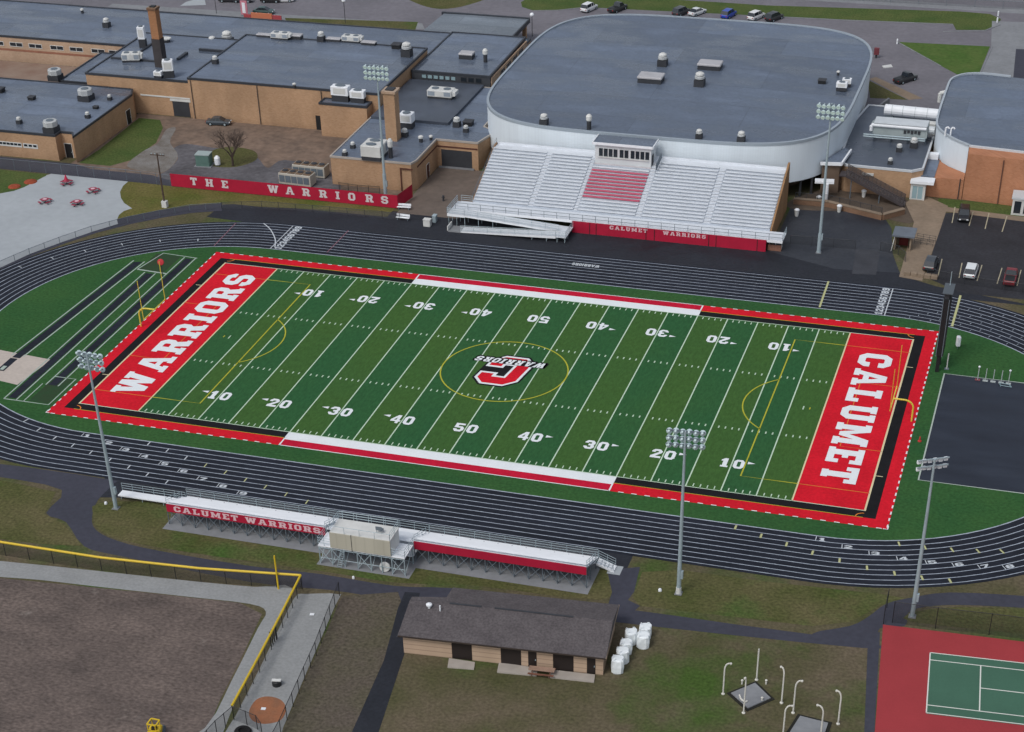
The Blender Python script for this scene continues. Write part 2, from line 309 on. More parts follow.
# ------------------------------------------------------------------ block lettering
def mirror(p, w): return [(w-x, y) for x, y in p]
def halves(p, w): return [p, mirror(p, w)]
O_ = [(3,0),(3,1.5),(2.3,1.5),(2,1.8),(2,5.2),(2.3,5.5),(3,5.5),(3,7),(1.4,7),(0,5.6),(0,1.4),(1.4,0)]
A_ = [(0,0),(3,0),(3,1.2),(2.4,1.2),(2.7,2.1),(3.7,2.1),(3.7,3.3),(3.05,3.3),(3.7,5.3),(3.7,7),(2.4,7),(.75,1.2),(0,1.2)]
E8 = [(3,0),(1.4,0),(0,1.4),(0,2.9),(.7,3.5),(0,4.1),(0,5.6),(1.4,7),(3,7),(3,5.6),(2,5.3),(2,4.5),(3,4.1),(3,2.9),(2,2.5),(2,1.7),(3,1.4)]
GLYPH = {
 'C': (6, [[(1.4,0),(4.6,0),(6,1.4),(6,2.6),(4,2.6),(4,1.8),(3.7,1.5),(2.3,1.5),(2,1.8),(2,5.2),(2.3,5.5),(3.7,5.5),(4,5.2),(4,4.4),(6,4.4),(6,5.6),(4.6,7),(1.4,7),(0,5.6),(0,1.4)]]),
 'O': (6, halves(O_, 6)), '0': (6, halves(O_, 6)),
 'S': (6, [[(1.4,0),(4.6,0),(6,1.4),(6,3),(5,4.1),(2.2,4.3),(2,4.6),(2,5.3),(2.3,5.6),(3.7,5.6),(4,5.3),(4,4.8),(6,4.8),(6,5.6),(4.6,7),(1.4,7),(0,5.6),(0,4),(1,2.9),(3.8,2.7),(4,2.4),(4,1.7),(3.7,1.4),(2.3,1.4),(2,1.7),(2,2.3),(0,2.3),(0,1.4)]]),
 'U': (6.6, [[(0,7),(0,5.8),(.5,5.8),(.5,1.4),(1.9,0),(4.7,0),(6.1,1.4),(6.1,5.8),(6.6,5.8),(6.6,7),(3.6,7),(3.6,5.8),(4.1,5.8),(4.1,1.8),(3.8,1.5),(2.8,1.5),(2.5,1.8),(2.5,5.8),(3,5.8),(3,7)]]),
 'I': (3.4, [[(0,0),(3.4,0),(3.4,1.3),(2.7,1.3),(2.7,5.7),(3.4,5.7),(3.4,7),(0,7),(0,5.7),(.7,5.7),(.7,1.3),(0,1.3)]]),
 'L': (5.8, [[(0,0),(5.8,0),(5.8,2.6),(4.3,2.6),(4.3,1.4),(2.7,1.4),(2.7,5.7),(3.4,5.7),(3.4,7),(0,7),(0,5.7),(.7,5.7),(.7,1.3),(0,1.3)]]),
 'E': (5.8, [[(0,0),(5.8,0),(5.8,2.4),(4.4,2.4),(4.4,1.4),(2.7,1.4),(2.7,2.9),(3.7,2.9),(3.7,4.1),(2.7,4.1),(2.7,5.6),(4.4,5.6),(4.4,4.6),(5.8,4.6),(5.8,7),(0,7),(0,5.7),(.7,5.7),(.7,1.3),(0,1.3)]]),
 'T': (6, [[(1.6,0),(4.4,0),(4.4,1.3),(4,1.3),(4,5.6),(4.6,5.6),(4.6,4.6),(6,4.6),(6,7),(0,7),(0,4.6),(1.4,4.6),(1.4,5.6),(2,5.6),(2,1.3),(1.6,1.3)]]),
 'H': (6.8, [[(0,0),(3,0),(3,1.3),(2.6,1.3),(2.6,2.8),(4.2,2.8),(4.2,1.3),(3.8,1.3),(3.8,0),(6.8,0),(6.8,1.3),(6.2,1.3),(6.2,5.7),(6.8,5.7),(6.8,7),(3.8,7),(3.8,5.7),(4.2,5.7),(4.2,4.2),(2.6,4.2),(2.6,5.7),(3,5.7),(3,7),(0,7),(0,5.7),(.6,5.7),(.6,1.3),(0,1.3)]]),
 'A': (7.4, halves(A_, 7.4)),
 'R': (6.8, [[(0,0),(3.2,0),(3.2,1.3),(2.7,1.3),(2.7,2.8),(3.4,2.8),(3.4,4.1),(2.7,4.1),(2.7,5.6),(3.4,5.6),(3.4,7),(0,7),(0,5.7),(.7,5.7),(.7,1.3),(0,1.3)],
            [(3.4,7),(3.4,5.6),(4,5.6),(4.3,5.3),(4.3,4.4),(4,4.1),(3.4,4.1),(3.4,2.8),(4.2,0),(6.8,0),(6.8,1.3),(6.2,1.3),(5.5,3.2),(6.2,4),(6.2,5.7),(5,7)]]),
 'W': (9.4, [[(0,7),(0,5.8),(.5,5.8),(2,0),(3.9,0),(4.7,3.2),(5.5,0),(7.4,0),(8.9,5.8),(9.4,5.8),(9.4,7),(6.4,7),(6.4,5.8),(6.9,5.8),(6.3,3.0),(5.6,7),(3.8,7),(3.1,3),(2.5,5.8),(3,5.8),(3,7)]]),
 'M': (8.6, [[(0,0),(2.9,0),(2.9,1.3),(2.5,1.3),(2.5,4),(3.6,1),(5,1),(6.1,4),(6.1,1.3),(5.7,1.3),(5.7,0),(8.6,0),(8.6,1.3),(8,1.3),(8,5.7),(8.6,5.7),(8.6,7),(5.9,7),(4.3,3),(2.7,7),(0,7),(0,5.7),(.6,5.7),(.6,1.3),(0,1.3)]]),
 '1': (4.8, [[(.8,0),(4.2,0),(4.2,1.2),(3.5,1.2),(3.5,7),(2,7),(.6,5.6),(.6,4.6),(1.5,4.8),(1.5,1.2),(.8,1.2)]]),
 '2': (6, [[(0,0),(6,0),(6,1.5),(2.6,1.5),(5.6,4),(6,4.8),(6,5.6),(4.6,7),(1.4,7),(0,5.6),(0,4.6),(2,4.6),(2,5.2),(2.3,5.5),(3.7,5.5),(4,5.2),(4,4.8),(0,1.6)]]),
 '3': (6, [[(1.4,0),(4.6,0),(6,1.4),(6,2.9),(5.3,3.5),(6,4.1),(6,5.6),(4.6,7),(1.4,7),(0,5.6),(0,4.8),(2,4.8),(2,5.2),(2.3,5.5),(3.7,5.5),(4,5.2),(4,4.5),(3.7,4.2),(2.4,4.2),(2.4,2.8),(3.7,2.8),(4,2.5),(4,1.8),(3.7,1.5),(2.3,1.5),(2,1.8),(2,2.2),(0,2.2),(0,1.4)]]),
 '4': (6, [[(3.4,0),(5.2,0),(5.2,1.5),(6,1.5),(6,2.8),(5.2,2.8),(5.2,7),(3.4,7)], [(3.4,7),(3.2,7),(0,2.9),(0,1.5),(3.4,1.5),(3.4,2.8),(1.8,2.8),(3.4,4.9)]]),
 '5': (6, [[(1.4,0),(4.6,0),(6,1.4),(6,3.2),(4.8,4.4),(2,4.4),(2,5.6),(5.6,5.6),(5.6,7),(0,7),(0,3.2),(3.7,3.2),(4,2.9),(4,1.8),(3.7,1.5),(2.3,1.5),(2,1.8),(2,2.2),(0,2.2),(0,1.4)]]),
 '6': (6, [O_, [(3,0),(4.6,0),(6,1.4),(6,3),(4.6,4.3),(3,4.3),(3,2.9),(4,2.6),(4,1.8),(3,1.5)], [(3,5.5),(3.7,5.5),(4,5),(6,5),(6,5.6),(4.6,7),(3,7)], [(2,2.9),(3,2.9),(3,4.3),(2,4.3)]]),
 '7': (6, [[(1,0),(3.2,0),(6,5.4),(6,7),(0,7),(0,5.4),(3.8,5.4)]]),
 '8': (6, halves(E8, 6)),
 '9': (6, [[(6-x, 7-y) for x, y in q] for q in [O_, [(3,0),(4.6,0),(6,1.4),(6,3),(4.6,4.3),(3,4.3),(3,2.9),(4,2.6),(4,1.8),(3,1.5)], [(3,5.5),(3.7,5.5),(4,5),(6,5),(6,5.6),(4.6,7),(3,7)], [(2,2.9),(3,2.9),(3,4.3),(2,4.3)]]]),
}
def text(mb, s, o, right, up, height, width=None, gap=.9, lift=None, fat=0, xs=1.0):
    """lays block letters from o along right/up; width stretches the line to fit"""
    o, right, up = Vector(o), Vector(right), Vector(up)
    tot = sum((GLYPH[c][0] if c != ' ' else 3)+gap for c in s)-gap
    k = height/7; kx = width/tot if width else k*xs
    nrm = right.cross(up).normalized()
    x = 0
    for c in s:
        if c == ' ': x += 3+gap; continue
        w, ps = GLYPH[c]
        for p in ps:
            vs = [o+right*((x+a)*kx)+up*(b*k)+nrm*(lift or 0) for a, b in p]
            A = sum(a[0]*b[1]-b[0]*a[1] for a, b in zip(p, p[1:]+p[:1]))
            if A < 0: vs = vs[::-1]
            mb.add(vs, [tuple(range(len(vs)))])
        x += w+gap
    return mb
# ------------------------------------------------------------------ palette
lawn = mat('lawn', (.066,.068,.03), .95, .1, c2=(.122,.098,.068), scale=.11, fine=.32, fscale=2.6, c3=(.05,.088,.02), s3=.07, t3=(.5,.68), bump=.25)
lawn_green = mat('lawn_green', (.05,.085,.024), .95, .1, c2=(.085,.105,.035), scale=.15, fine=.38, fscale=2.6, bump=.2)
lawn_olive = mat('lawn_olive', (.06,.072,.022), .95, .1, c2=(.11,.098,.048), scale=.12, c3=(.05,.095,.022), s3=.06, t3=(.54,.7), fine=.4, fscale=2.6, bump=.2)
lawn_vivid = mat('lawn_vivid', (.05,.105,.022), .95, .1, c2=(.085,.125,.035), scale=.2, fine=.18, fscale=1.2)
dirt = mat('dirt', (.088,.072,.066), .95, .12, c2=(.15,.12,.107), c3=(.19,.165,.15), s3=.22, t3=(.63,.74), scale=.2, fine=.42, fscale=2.6, bump=.4, stretch=(.75,1.15,1))
yard = mat('yard_dirt', (.115,.088,.072), .9, .2, c2=(.21,.15,.115), scale=.16, fine=.25, fscale=.8, bump=.3)
gravel = mat('gravel', (.25,.26,.265), .95, .2, var=.08, scale=.3, fine=.13, fscale=3)
gravel_dark = mat('gravel_dark', (.105,.102,.112), .9, .2, var=.3, scale=.16, fine=.25, fscale=1.2)
asph = mat('asphalt', (.046,.048,.066), .8, .2, var=.16, scale=.15, fine=.12, fscale=1.5, rvar=.12)
asph_dark = mat('asphalt_dark', (.018,.0205,.028), .7, .25, var=.3, scale=.14, fine=.25, fscale=2.4, rvar=.2)
asph_old = mat('asphalt_old', (.15,.145,.165), .8, .25, var=.15, scale=.07, fine=.12, fscale=.9, rvar=.15)
track_m = mat('track_rubber', (.0155,.0185,.028), .85, .14, var=.3, scale=.16, fine=.3, fscale=2.4, stretch=(.25,1,1), rvar=.1)
conc = mat('concrete', (.33,.36,.385), .75, .3, var=.05, scale=.12, fine=.06, fscale=.8, rvar=.15)
conc_grey = mat('concrete_grey', (.2,.21,.225), .8, .3, var=.1, scale=.2, fine=.1, fscale=1.2)
conc_tan = mat('concrete_tan', (.22,.17,.125), .85, .25, var=.14, scale=.25, fine=.12, fscale=1.5)
sand = mat('sand_cover', (.44,.39,.35), .9, .2, var=.06, scale=.3, fine=.08, fscale=2)
tf = turf('field_turf', (.023,.092,.034), (.045,.106,.025), 5*YD)
tf2 = mat('infield_turf', (.023,.082,.027), .95, .1, c2=(.036,.098,.029), scale=.08, fine=.28, fscale=2.4)
red_p = mat('red_turf_paint', (.55,.01,.023), .9, .1, var=.1, scale=.2, fine=.16, fscale=2.4)
red_d = mat('red_bench_paint', (.46,.009,.034), .9, .1, var=.1, scale=.2, fine=.16, fscale=2)
blk_p = mat('black_turf_paint', (.012,.012,.014), .95, .1, var=.2, scale=.4)
wht_p = mat('white_turf_paint', (.68,.72,.75), .9, .1, var=.04, scale=.4, fine=.05)
wht_l = mat('white_field_line', (.47,.6,.47), .9, .1, var=.06, scale=.4)
crm_l = mat('cream_field_line', (.62,.54,.34), .9, .1, var=.05, scale=.4)
yel_l = mat('yellow_soccer_line', (.38,.375,.04), .9, .1, var=.1, scale=.4)
yel_r = mat('orange_soccer_line', (.62,.2,.04), .9, .1, var=.1, scale=.4)
lane_l = mat('lane_line', (.33,.375,.44), .8, .2, var=.2, scale=.5, fine=.15, fscale=2)
lane_w = mat('lane_number', (.48,.52,.56), .8, .2)
lane_y = mat('lane_mark_yellow', (.42,.43,.22), .8, .2)
lane_r = mat('lane_mark_pink', (.2,.1,.13), .8, .2)
alum = mat('aluminium', (.65,.69,.74), .42, .4, var=.05, scale=.5, metal=.15)
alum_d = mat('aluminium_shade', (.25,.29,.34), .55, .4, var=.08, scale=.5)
galv = mat('galvanised_steel', (.34,.42,.46), .5, .45, var=.08, scale=.6, metal=.25)
galv_d = mat('dark_steel', (.13,.16,.19), .6, .4, var=.1, scale=.6, metal=.2)
white = mat('white_paint', (.72,.75,.79), .5, .35, var=.04, scale=.5)
offw = mat('off_white_metal', (.55,.56,.55), .55, .35, var=.08, scale=.6)
black = mat('black_metal', (.012,.013,.015), .5, .4)
dark = mat('dark_grey', (.035,.038,.045), .6, .35, var=.15, scale=.6)
glass_m = mat('window_glass', (.018,.024,.032), .12, .6)
glass_l = mat('pale_window_glass', (.25,.36,.4), .15, .6)
yellow = mat('yellow_paint', (.6,.42,.02), .5, .35, var=.05, scale=.5)
red_v = mat('red_vinyl', (.36,.008,.035), .6, .3, var=.08, scale=.35, fine=.06, fscale=1.5)
pink_l = mat('faded_letter', (.62,.42,.46), .7, .2)
grey_l = mat('grey_letter', (.55,.5,.52), .7, .2)
rubber = mat('tyre_rubber', (.012,.012,.013), .8, .2)
chain = mesh_wire('chain_link', (.09,.095,.11), .74)
chain_d = mesh_wire('chain_link_dark', (.02,.022,.026), .72)
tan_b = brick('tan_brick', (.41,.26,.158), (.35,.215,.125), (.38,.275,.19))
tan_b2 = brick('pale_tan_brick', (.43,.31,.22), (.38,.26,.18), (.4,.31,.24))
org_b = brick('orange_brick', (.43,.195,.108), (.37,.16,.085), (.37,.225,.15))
roof_m = roofing('wet_membrane_roof', (.102,.13,.18), wet=.85)
roof_g = roofing('arena_roof', (.096,.124,.174), wet=.7, seam=6)
roof_s = mat('asphalt_shingle', (.075,.067,.071), .85, .2, c2=(.1,.09,.094), scale=.5, fine=.3, fscale=4)
clad = siding('white_cladding', (.66,.735,.8), .5, .94)
clad_p = siding('press_box_siding', (.56,.59,.61), .3, .93, axis='Z')
lap = siding('beige_lap_siding', (.45,.33,.24), .62, .55, axis='Z')
board = siding('beige_board', (.42,.4,.33), 1.2, .9)
trim_d = mat('dark_roof_edge', (.03,.035,.045), .5, .4)
trim_w = mat('white_coping', (.5,.53,.56), .5, .4)
tree_bark = mat('bark', (.06,.045,.038), .9, .2, var=.3, scale=3)
twig = mat('twig', (.12,.092,.078), .9, .15, var=.25, scale=1)

# ------------------------------------------------------------------ the ground
ground('ground', MB().rect(-2500, -2500, 2500, 2500, 0), lawn)
zl = lambda k: .006*k
LAY = [0]
def area(name, pts, m, k, sm=0):
    LAY[0] += 1                                   # every sheet gets a height of its own
    return ground(name, MB().poly(smooth(pts, sm) if sm else pts, zl(k)+.00025*(LAY[0] % 20)), m)
# far side: car parks and roads behind the school
area('car_park', [(-400,127),(-400,182),(420,190),(420,150),(64,140),(64,128),(48,120),(30,120),(-40,120)], asph_old, 1)
area('back_road', [(-400,186),(-400,240),(420,246),(420,192)], asph_old, 1)
area('back_sidewalk', [(-400,182),(-400,186),(420,192),(420,188)], conc_grey, 1)
area('front_sidewalk', [(-140,146.2),(-140,148.6),(-66,150.4),(-64,146.5),(-80,145.3)], conc_grey, 2)
area('back_lawn', [(-97.03,147.37),(-67.24,151.15),(-65.74,145.04),(-68,138),(-92,138)], lawn_olive, 3)
area('lawn_island', [(-76.50,170.26),(-72.38,164.17),(-65.63,161.12),(-60.47,165.30),(-58.21,174.30)], lawn_olive, 2, 4)
area('lawn_verge', [(-49.55,170.01),(-48.24,166.50),(-45.12,164.58),(-39.83,166.13),(-34.61,169.54),(-20.01,170.19),(5.76,171.92),(23.29,172.97),(44.77,174.97),(45.81,171.02),(51.65,172.34),(54.12,177.08),(54.23,180.65),(51.67,183.67),(45.31,184.06),(4.37,179.36),(-22.20,179.16),(-42.70,177.73),(-48.67,174.07)], lawn_green, 2)
area('lawn_triangle', [(35.10,160.41),(53.63,161.65),(53.06,144.04),(49.58,142.01),(45.32,147.20)], lawn_vivid, 3)
area('driveway', [(52.52,178.84),(62.37,179.65),(70,140),(53.36,142.89),(53.91,160.73)], conc_grey, 2)
area('driveway_patch', [(58.85,161.20),(63.58,161.64),(65.22,137.30),(59.77,141.96)], asph, 3)
area('ramp_walk', [(32.56,136.22),(33.73,137.71),(44.11,127.40),(41.63,125.96)], conc_tan, 3)
area('damp_lawn', [(32.46,135.59),(34.29,125.38),(41.45,125.92)], lawn_olive, 2)
kerb = MB()
def kerb_line(mb, pts, w=.22, h=.13):
    for a, b in zip(pts, pts[1:]): mb.bar((a[0],a[1],h/2), (b[0],b[1],h/2), w, h)
for pts in ([(5.84,171.50),(23.36,172.56),(44.82,174.56)], [(43.33,169.08),(51.71,171.67),(54.38,176.44)], [(53.25,144.09),(54.05,161.42)], [(34.90,160.36),(45.36,146.90)], [(-45.01,164.23),(-39.71,165.71),(-34.49,169.12)]):
    kerb_line(kerb, pts)
ground('kerb', kerb, conc_grey)
# school courtyard
area('courtyard', [(-101,84.6),(-35.5,84.6),(-35.5,66),(-36,52.5),(-102,52.5),(-101,58)], yard, 1)
area('courtyard_lawn', [(-99.64,58.21),(-99.22,65.50),(-99.68,82.22),(-95.18,82.17),(-92.65,78.33),(-90.37,70.79),(-90.78,61.88),(-93.35,58.23)], lawn_green, 2)
area('concrete_walk', smooth([(-90.30,58.97),(-90.82,65.97),(-90.00,70.88),(-91.60,77.49),(-90.21,78.92),(-88.02,71.89),(-83.38,65.72),(-82.23,58.45),(-84.85,57.32)], 4), mat('pale_gravel', (.21,.205,.2), .9, .2, c2=(.13,.115,.1), scale=.35, fine=.2), 3)
area('gravel_patch', [(-82.56,55.92),(-82.09,58.98),(-82.93,64.80),(-85.81,68.22),(-84.62,71.65),(-78.42,71.05),(-72.54,71.43),(-68.55,68.29),(-64.78,64.19),(-63.32,68.55),(-53.11,65.07),(-48.06,54.88),(-63.68,53.84),(-79.17,53.84)], gravel_dark, 2, 4)
area('tree_lawn', [(-78.17,70.07),(-75.54,72.27),(-70.70,71.36),(-68.50,67.29),(-70.64,63.26),(-75.12,62.67),(-77.89,66.03)], lawn_olive, 3, 4)
area('fence_walk', [(-150,52.2),(-150,57.6),(-99.8,57.6),(-96,56),(-84,56),(-78,54),(-78,52.2)], asph, 4)
area('plaza', [(-89.79,13.57),(-92.76,0.48),(-115.64,34.05),(-106.42,41.91),(-104.57,43.55),(-103.66,45.44),(-103.16,48.45),(-102.53,51.28),(-101.71,52.71),(-86.6,52.6),(-86.53,50.12),(-85.75,47.47),(-84.29,45.02),(-82.72,43.11),(-80.21,41.22),(-81.06,39.88),(-81.08,38.08),(-80.40,36.04),(-79.42,34.52),(-82.13,30.38),(-85.17,24.95),(-87.81,19.72)], conc, 3)
area('plaza_lawn', [(-86.6,52.6),(-86.53,50.12),(-85.75,47.47),(-84.29,45.02),(-82.72,43.11),(-80.21,41.22),(-81.06,39.88),(-81.08,38.08),(-80.40,36.04),(-79.32,34.33),(-75.26,38.20),(-71.20,41.43),(-67.94,44.48),(-66.01,47.23),(-58.51,47.27),(-36,50.5),(-36,52.2),(-78,52)], mat('lawn_yellow', (.085,.092,.022), .95, .1, c2=(.14,.118,.045), scale=.14, fine=.36, fscale=2.6, c3=(.07,.1,.02), s3=.09), 2)
ground('track_margin', MB().strip([(-93.38,7.35),(-90.50,14.78),(-88.32,20.62),(-85.68,25.87),(-82.58,31.22),(-78.43,36.26),(-74.33,40.12),(-70.21,43.29),(-65.26,45.60)], 3.4, .0195), asph)
area('corner_lawn', [(-150,51.8),(-102.6,51.8),(-102.41,51.06),(-103.01,48.19),(-103.56,45.27),(-104.45,43.34),(-106.27,41.66),(-115.39,33.65),(-150,40)], lawn_green, 4)
area('recess_paving', [(-35,50.5),(-35,72),(-24,72),(-24,50.5)], mat('brown_concrete', (.125,.1,.085), .75, .3, var=.14, scale=.2, fine=.12, fscale=1), 2)
# far apron between the track and the grandstand, paved yard and car park on the right
area('far_apron', [(-66,41),(-65.6,46.5),(-62,48),(-36,48.4),(-36,51),(33,51),(33,56),(46.5,56),(50.5,46),(56,43.5),(72,40),(50,40),(-50,40)], asph_dark, 1)
area('paved_yard', [(29,50),(29,74),(44,70),(46.5,64),(48,54),(50,47),(40,46)], mat('yard_asphalt', (.018,.021,.029), .6, .35, c2=(.04,.045,.056), scale=.1, fine=.25, fscale=2, rvar=.2), 2)
area('gate_path', [(42.10,54.44),(45.91,54.59),(46.55,45.37),(42.90,44.82)], mat('gate_paving', (.04,.043,.052), .75, .3, var=.2, scale=.4, fine=.2), 3)
area('lot', [(54,46.5),(54,72.4),(56.5,73.2),(110,68),(110,42),(60,42)], mat('lot_asphalt', (.027,.028,.034), .75, .25, var=.25, scale=.15, fine=.25, fscale=2), 2)
area('lot_sidewalk', [(53.6,73.2),(53.6,75.2),(110,70),(110,68.2)], conc_tan, 3)
area('building_lawn', [(52.5,75.3),(52.5,78.6),(66,78.4),(66,73.9)], lawn_green, 2)
area('school_walk', [(47.27,75.23),(48.57,78.25),(50.68,78.77),(54.36,75.65),(54.14,62.76),(53.69,44.91),(50.09,45.50),(49.91,58.02),(49.70,67.54)], conc_tan, 4)
lotl = MB()
for a, b in [((58.62,74.08),(58.56,68.05)),((61.21,74.28),(61.18,67.44)),((55.53,75.50),(55.76,68.62)),((64.18,73.72),(63.94,66.88)),((55.75,53.89),(55.86,47.35)),((58.94,53.13),(59.06,47.40)),((62.02,53.13),(61.83,46.98)),((65.12,52.75),(64.88,46.63)),((68.02,52.72),(67.87,46.65))]:
    lotl.strip([a, b], .16, zl(4))
ground('parking_lines', lotl, mat('worn_yellow_line', (.36,.33,.24), .8, .2, var=.2, scale=1))
# near side: paths, ball field, tennis court
area('near_path', smooth([(-59.06,-43.93),(-57.01,-42.30),(-41.24,-42.10),(-39.88,-43.04),(-39.88,-47.16),(-38.64,-51.08),(-36.68,-53.72),(-32.79,-55.30),(-26.69,-55.99),(-14.58,-56.14),(-5.70,-55.52),(3.90,-55.55),(10.35,-54.23),(18.89,-53.84),(33.11,-52.90),(44.75,-52.60),(58.87,-52.13),(58.71,-53.35),(33.78,-55.61),(13.68,-56.75),(6.27,-58.57),(3.07,-58.37),(-3.26,-58.38),(-13.16,-59.33),(-30.96,-58.30),(-36.35,-57.44),(-41.28,-53.02),(-44.82,-51.75),(-45.63,-46.14),(-55.24,-45.31),(-58.09,-45.54)], 3), asph, 1)
area('connecting_path', [(27.26,-45.66),(30.90,-44.00),(31.50,-49.32),(31.22,-51.11),(32.87,-51.92),(31.65,-55.58),(29.38,-54.14),(29.01,-50.00)], asph, 2)
area('court_path', smooth([(57.37,-53.33),(52.91,-52.17),(56.79,-49.50),(58.50,-47.19),(60.12,-44.05),(62.62,-42.10),(66.93,-39.76),(75.20,-38.24),(79.22,-37.98),(79.37,-40.44),(75.38,-40.71),(68.31,-42.02),(64.50,-43.48),(62.78,-45.19),(62.77,-47.85),(60.11,-48.99),(60.00,-51.42)], 3), asph, 2)
area('side_path', [(5.48,-56.42),(7.27,-56.15),(9.68,-68.24),(11.86,-82.24),(12.78,-86.44),(10.07,-87.20),(9.07,-82.67),(7.84,-69.72),(5.83,-59.75)], asph_dark, 2)
area('court_edge', [(59.03,-50.89),(60.22,-49.77),(62.26,-69.22),(61.26,-69.50)], asph, 2)
area('dirt_strip', [(-1.41,-59.17),(4.69,-56.64),(5.67,-58.30),(7.72,-68.78),(9.07,-82.67),(9.87,-88.10),(2.63,-90.12),(1.81,-83.99)], mat('thin_grass', (.098,.08,.068), .95, .12, c2=(.082,.078,.048), scale=.12, fine=.42, fscale=2.6, bump=.3), 1)
area('gravel_warning_track', smooth([(-50.02,-63.70),(-44.75,-63.20),(-36.92,-62.44),(-28.51,-61.73),(-20.22,-61.03),(-12.14,-60.15),(-7.79,-59.18),(-6.65,-67.73),(-5.51,-79.13),(-3.72,-91.90),(-9.27,-93.46),(-6.37,-86.27),(-7.12,-77.70),(-8.37,-67.80),(-8.78,-64.59),(-11.26,-63.57),(-18.74,-64.12),(-30.12,-65.05),(-37.87,-65.62),(-42.91,-66.32),(-48.11,-66.84)], 3), gravel, 2)
area('dirt_field', [(-90,-62),(-90,-130),(-5,-130),(-6,-86),(-6.88,-81.37),(-8.05,-72.14),(-9.06,-65.08),(-12.49,-63.70),(-30.02,-65.24),(-42.80,-66.51)], dirt, 1)
area('bullpen_gravel', smooth([(-6.67,-60.61),(-5.69,-59.91),(-1.76,-58.94),(-1.44,-61.31),(1.71,-84.02),(2.71,-89.26),(-3.15,-90.90),(-4.09,-83.32),(-4.85,-76.31),(-6.31,-64.75)], 3), gravel, 2)
mound = MB().poly(smooth([(-2.95,-82.46),(-3.08,-80.31),(-2.06,-79.38),(-0.44,-79.58),(0.72,-80.90),(0.95,-82.81),(-0.33,-83.88),(-1.89,-83.78)], 4), zl(3))
ground('clay_mound', mound, mat('clay', (.32,.125,.06), .9, .2, c2=(.2,.1,.06), scale=.5, fine=.15))
area('lawn_near', [(-60.26,-46.92),(-54.84,-46.00),(-46.14,-46.79),(-44.95,-52.04),(-41.29,-53.51),(-36.60,-57.50),(-41.90,-58.47),(-52.86,-59.05)], lawn_olive, 1)
area('stand_lawn', smooth([(-39.27,-47.76),(-38.40,-51.01),(-36.54,-53.44),(-32.42,-54.96),(-24.30,-55.34),(-5.95,-54.92),(4.26,-54.80),(12.44,-53.01),(28.08,-51.97),(28.37,-47.57),(24.73,-44.10),(1.00,-45.92),(-29.06,-45.52)],3), lawn_olive, 2)
area('pole_lawn', [(31.39,-44.98),(35.65,-43.38),(46.42,-43.09),(59.18,-42.19),(62.07,-42.25),(59.51,-44.63),(56.68,-48.71),(52.65,-50.63),(46.76,-51.03),(32.87,-51.92),(31.69,-50.55)], lawn_olive, 1)
area('court_lawn', smooth([(63.52,-44.78),(68.35,-42.42),(75.41,-41.11),(79.38,-40.65),(79.69,-46.00),(75.77,-45.89),(63.43,-46.86)],3), lawn_olive, 3)
area('near_apron', [(-42,-41),(29.5,-41),(29.5,-45.2),(-36,-45.6),(-40,-46.5)], asph_dark, 1)
area('yard_soil', smooth([(28.07,69.60),(29.68,74.05),(35.37,79.12),(46.99,77.41),(49.70,67.54),(45.79,67.43),(38.92,69.19),(30.72,68.03)], 3), mat('brown_soil', (.09,.07,.055), .9, .2, var=.25, scale=.3, fine=.15), 4)
# tennis court
CT = .0175  # slope of the court's long edge
ground('tennis_surround', MB().poly([(60.35,-48.25),(62.2,-68.4),(63.2,-82),(110,-80),(110,-45.6)], zl(4)), mat('court_red', (.30,.036,.042), .8, .25, var=.07, scale=.15, fine=.05))
ground('tennis_court', MB().poly([(66.1,-52.25),(66.95,-63.35),(90.7,-61.6),(89.9,-50.6)], zl(5)), mat('court_green', (.05,.125,.085), .8, .25, var=.07, scale=.2, fine=.05))
cl = MB()
CX = Vector((23.7,1.75)).normalized(); CY2 = Vector((.85,-11.1)).normalized(); C0 = Vector((66.1,-52.25))
cp = lambda u, v: tuple(C0+CX*u+CY2*v)
for a, b, z in [((0,0),(23.77,0),6),((0,0),(0,10.97),6),((0,10.97),(23.77,10.97),6),((0,1.37),(23.77,1.37),7),((0,9.6),(23.77,9.6),7),((5.49,1.37),(5.49,9.6),6),((18.28,1.37),(18.28,9.6),6),((5.49,5.49),(18.28,5.49),7),((23.77,0),(23.77,10.97),7)]:
    cl.strip([cp(*a), cp(*b)], .13, zl(z))
ground('tennis_lines', cl, mat('court_line', (.62,.64,.6), .8, .2))

# ------------------------------------------------------------------ running track
R0 = 31.55; LW = 1.07; NL = 9; HS = 50.0
def ring(r, n=48):
    pts = [(CXT+HS, CYT-r)]
    pts += [(CXT+HS+r*math.sin(PI*i/n), CYT-r*math.cos(PI*i/n)) for i in range(1, n)]
    pts += [(CXT+HS, CYT+r), (CXT-HS, CYT+r)]
    pts += [(CXT-HS-r*math.sin(PI*i/n), CYT+r*math.cos(PI*i/n)) for i in range(1, n)]
    pts += [(CXT-HS, CYT-r)]
    return pts
def annulus(mb, r0, r1, z):
    a, b = ring(r0), ring(r1); n = len(a)
    mb.add([(x, y, z) for x, y in a]+[(x, y, z) for x, y in b], [(i, n+i, n+(i+1)%n, (i+1)%n) for i in range(n)])
ground('infield_turf', MB().poly(ring(R0), zl(2)), tf2)
t = MB(); annulus(t, R0-.1, R0+LW*NL+.55, zl(4)); ground('running_track', t, track_m)
t = MB()
for i in range(NL+1): annulus(t, R0+LW*i-.055-(.06 if i == 0 else 0), R0+LW*i+.065, zl(5))
ground('lane_lines', t, lane_l)
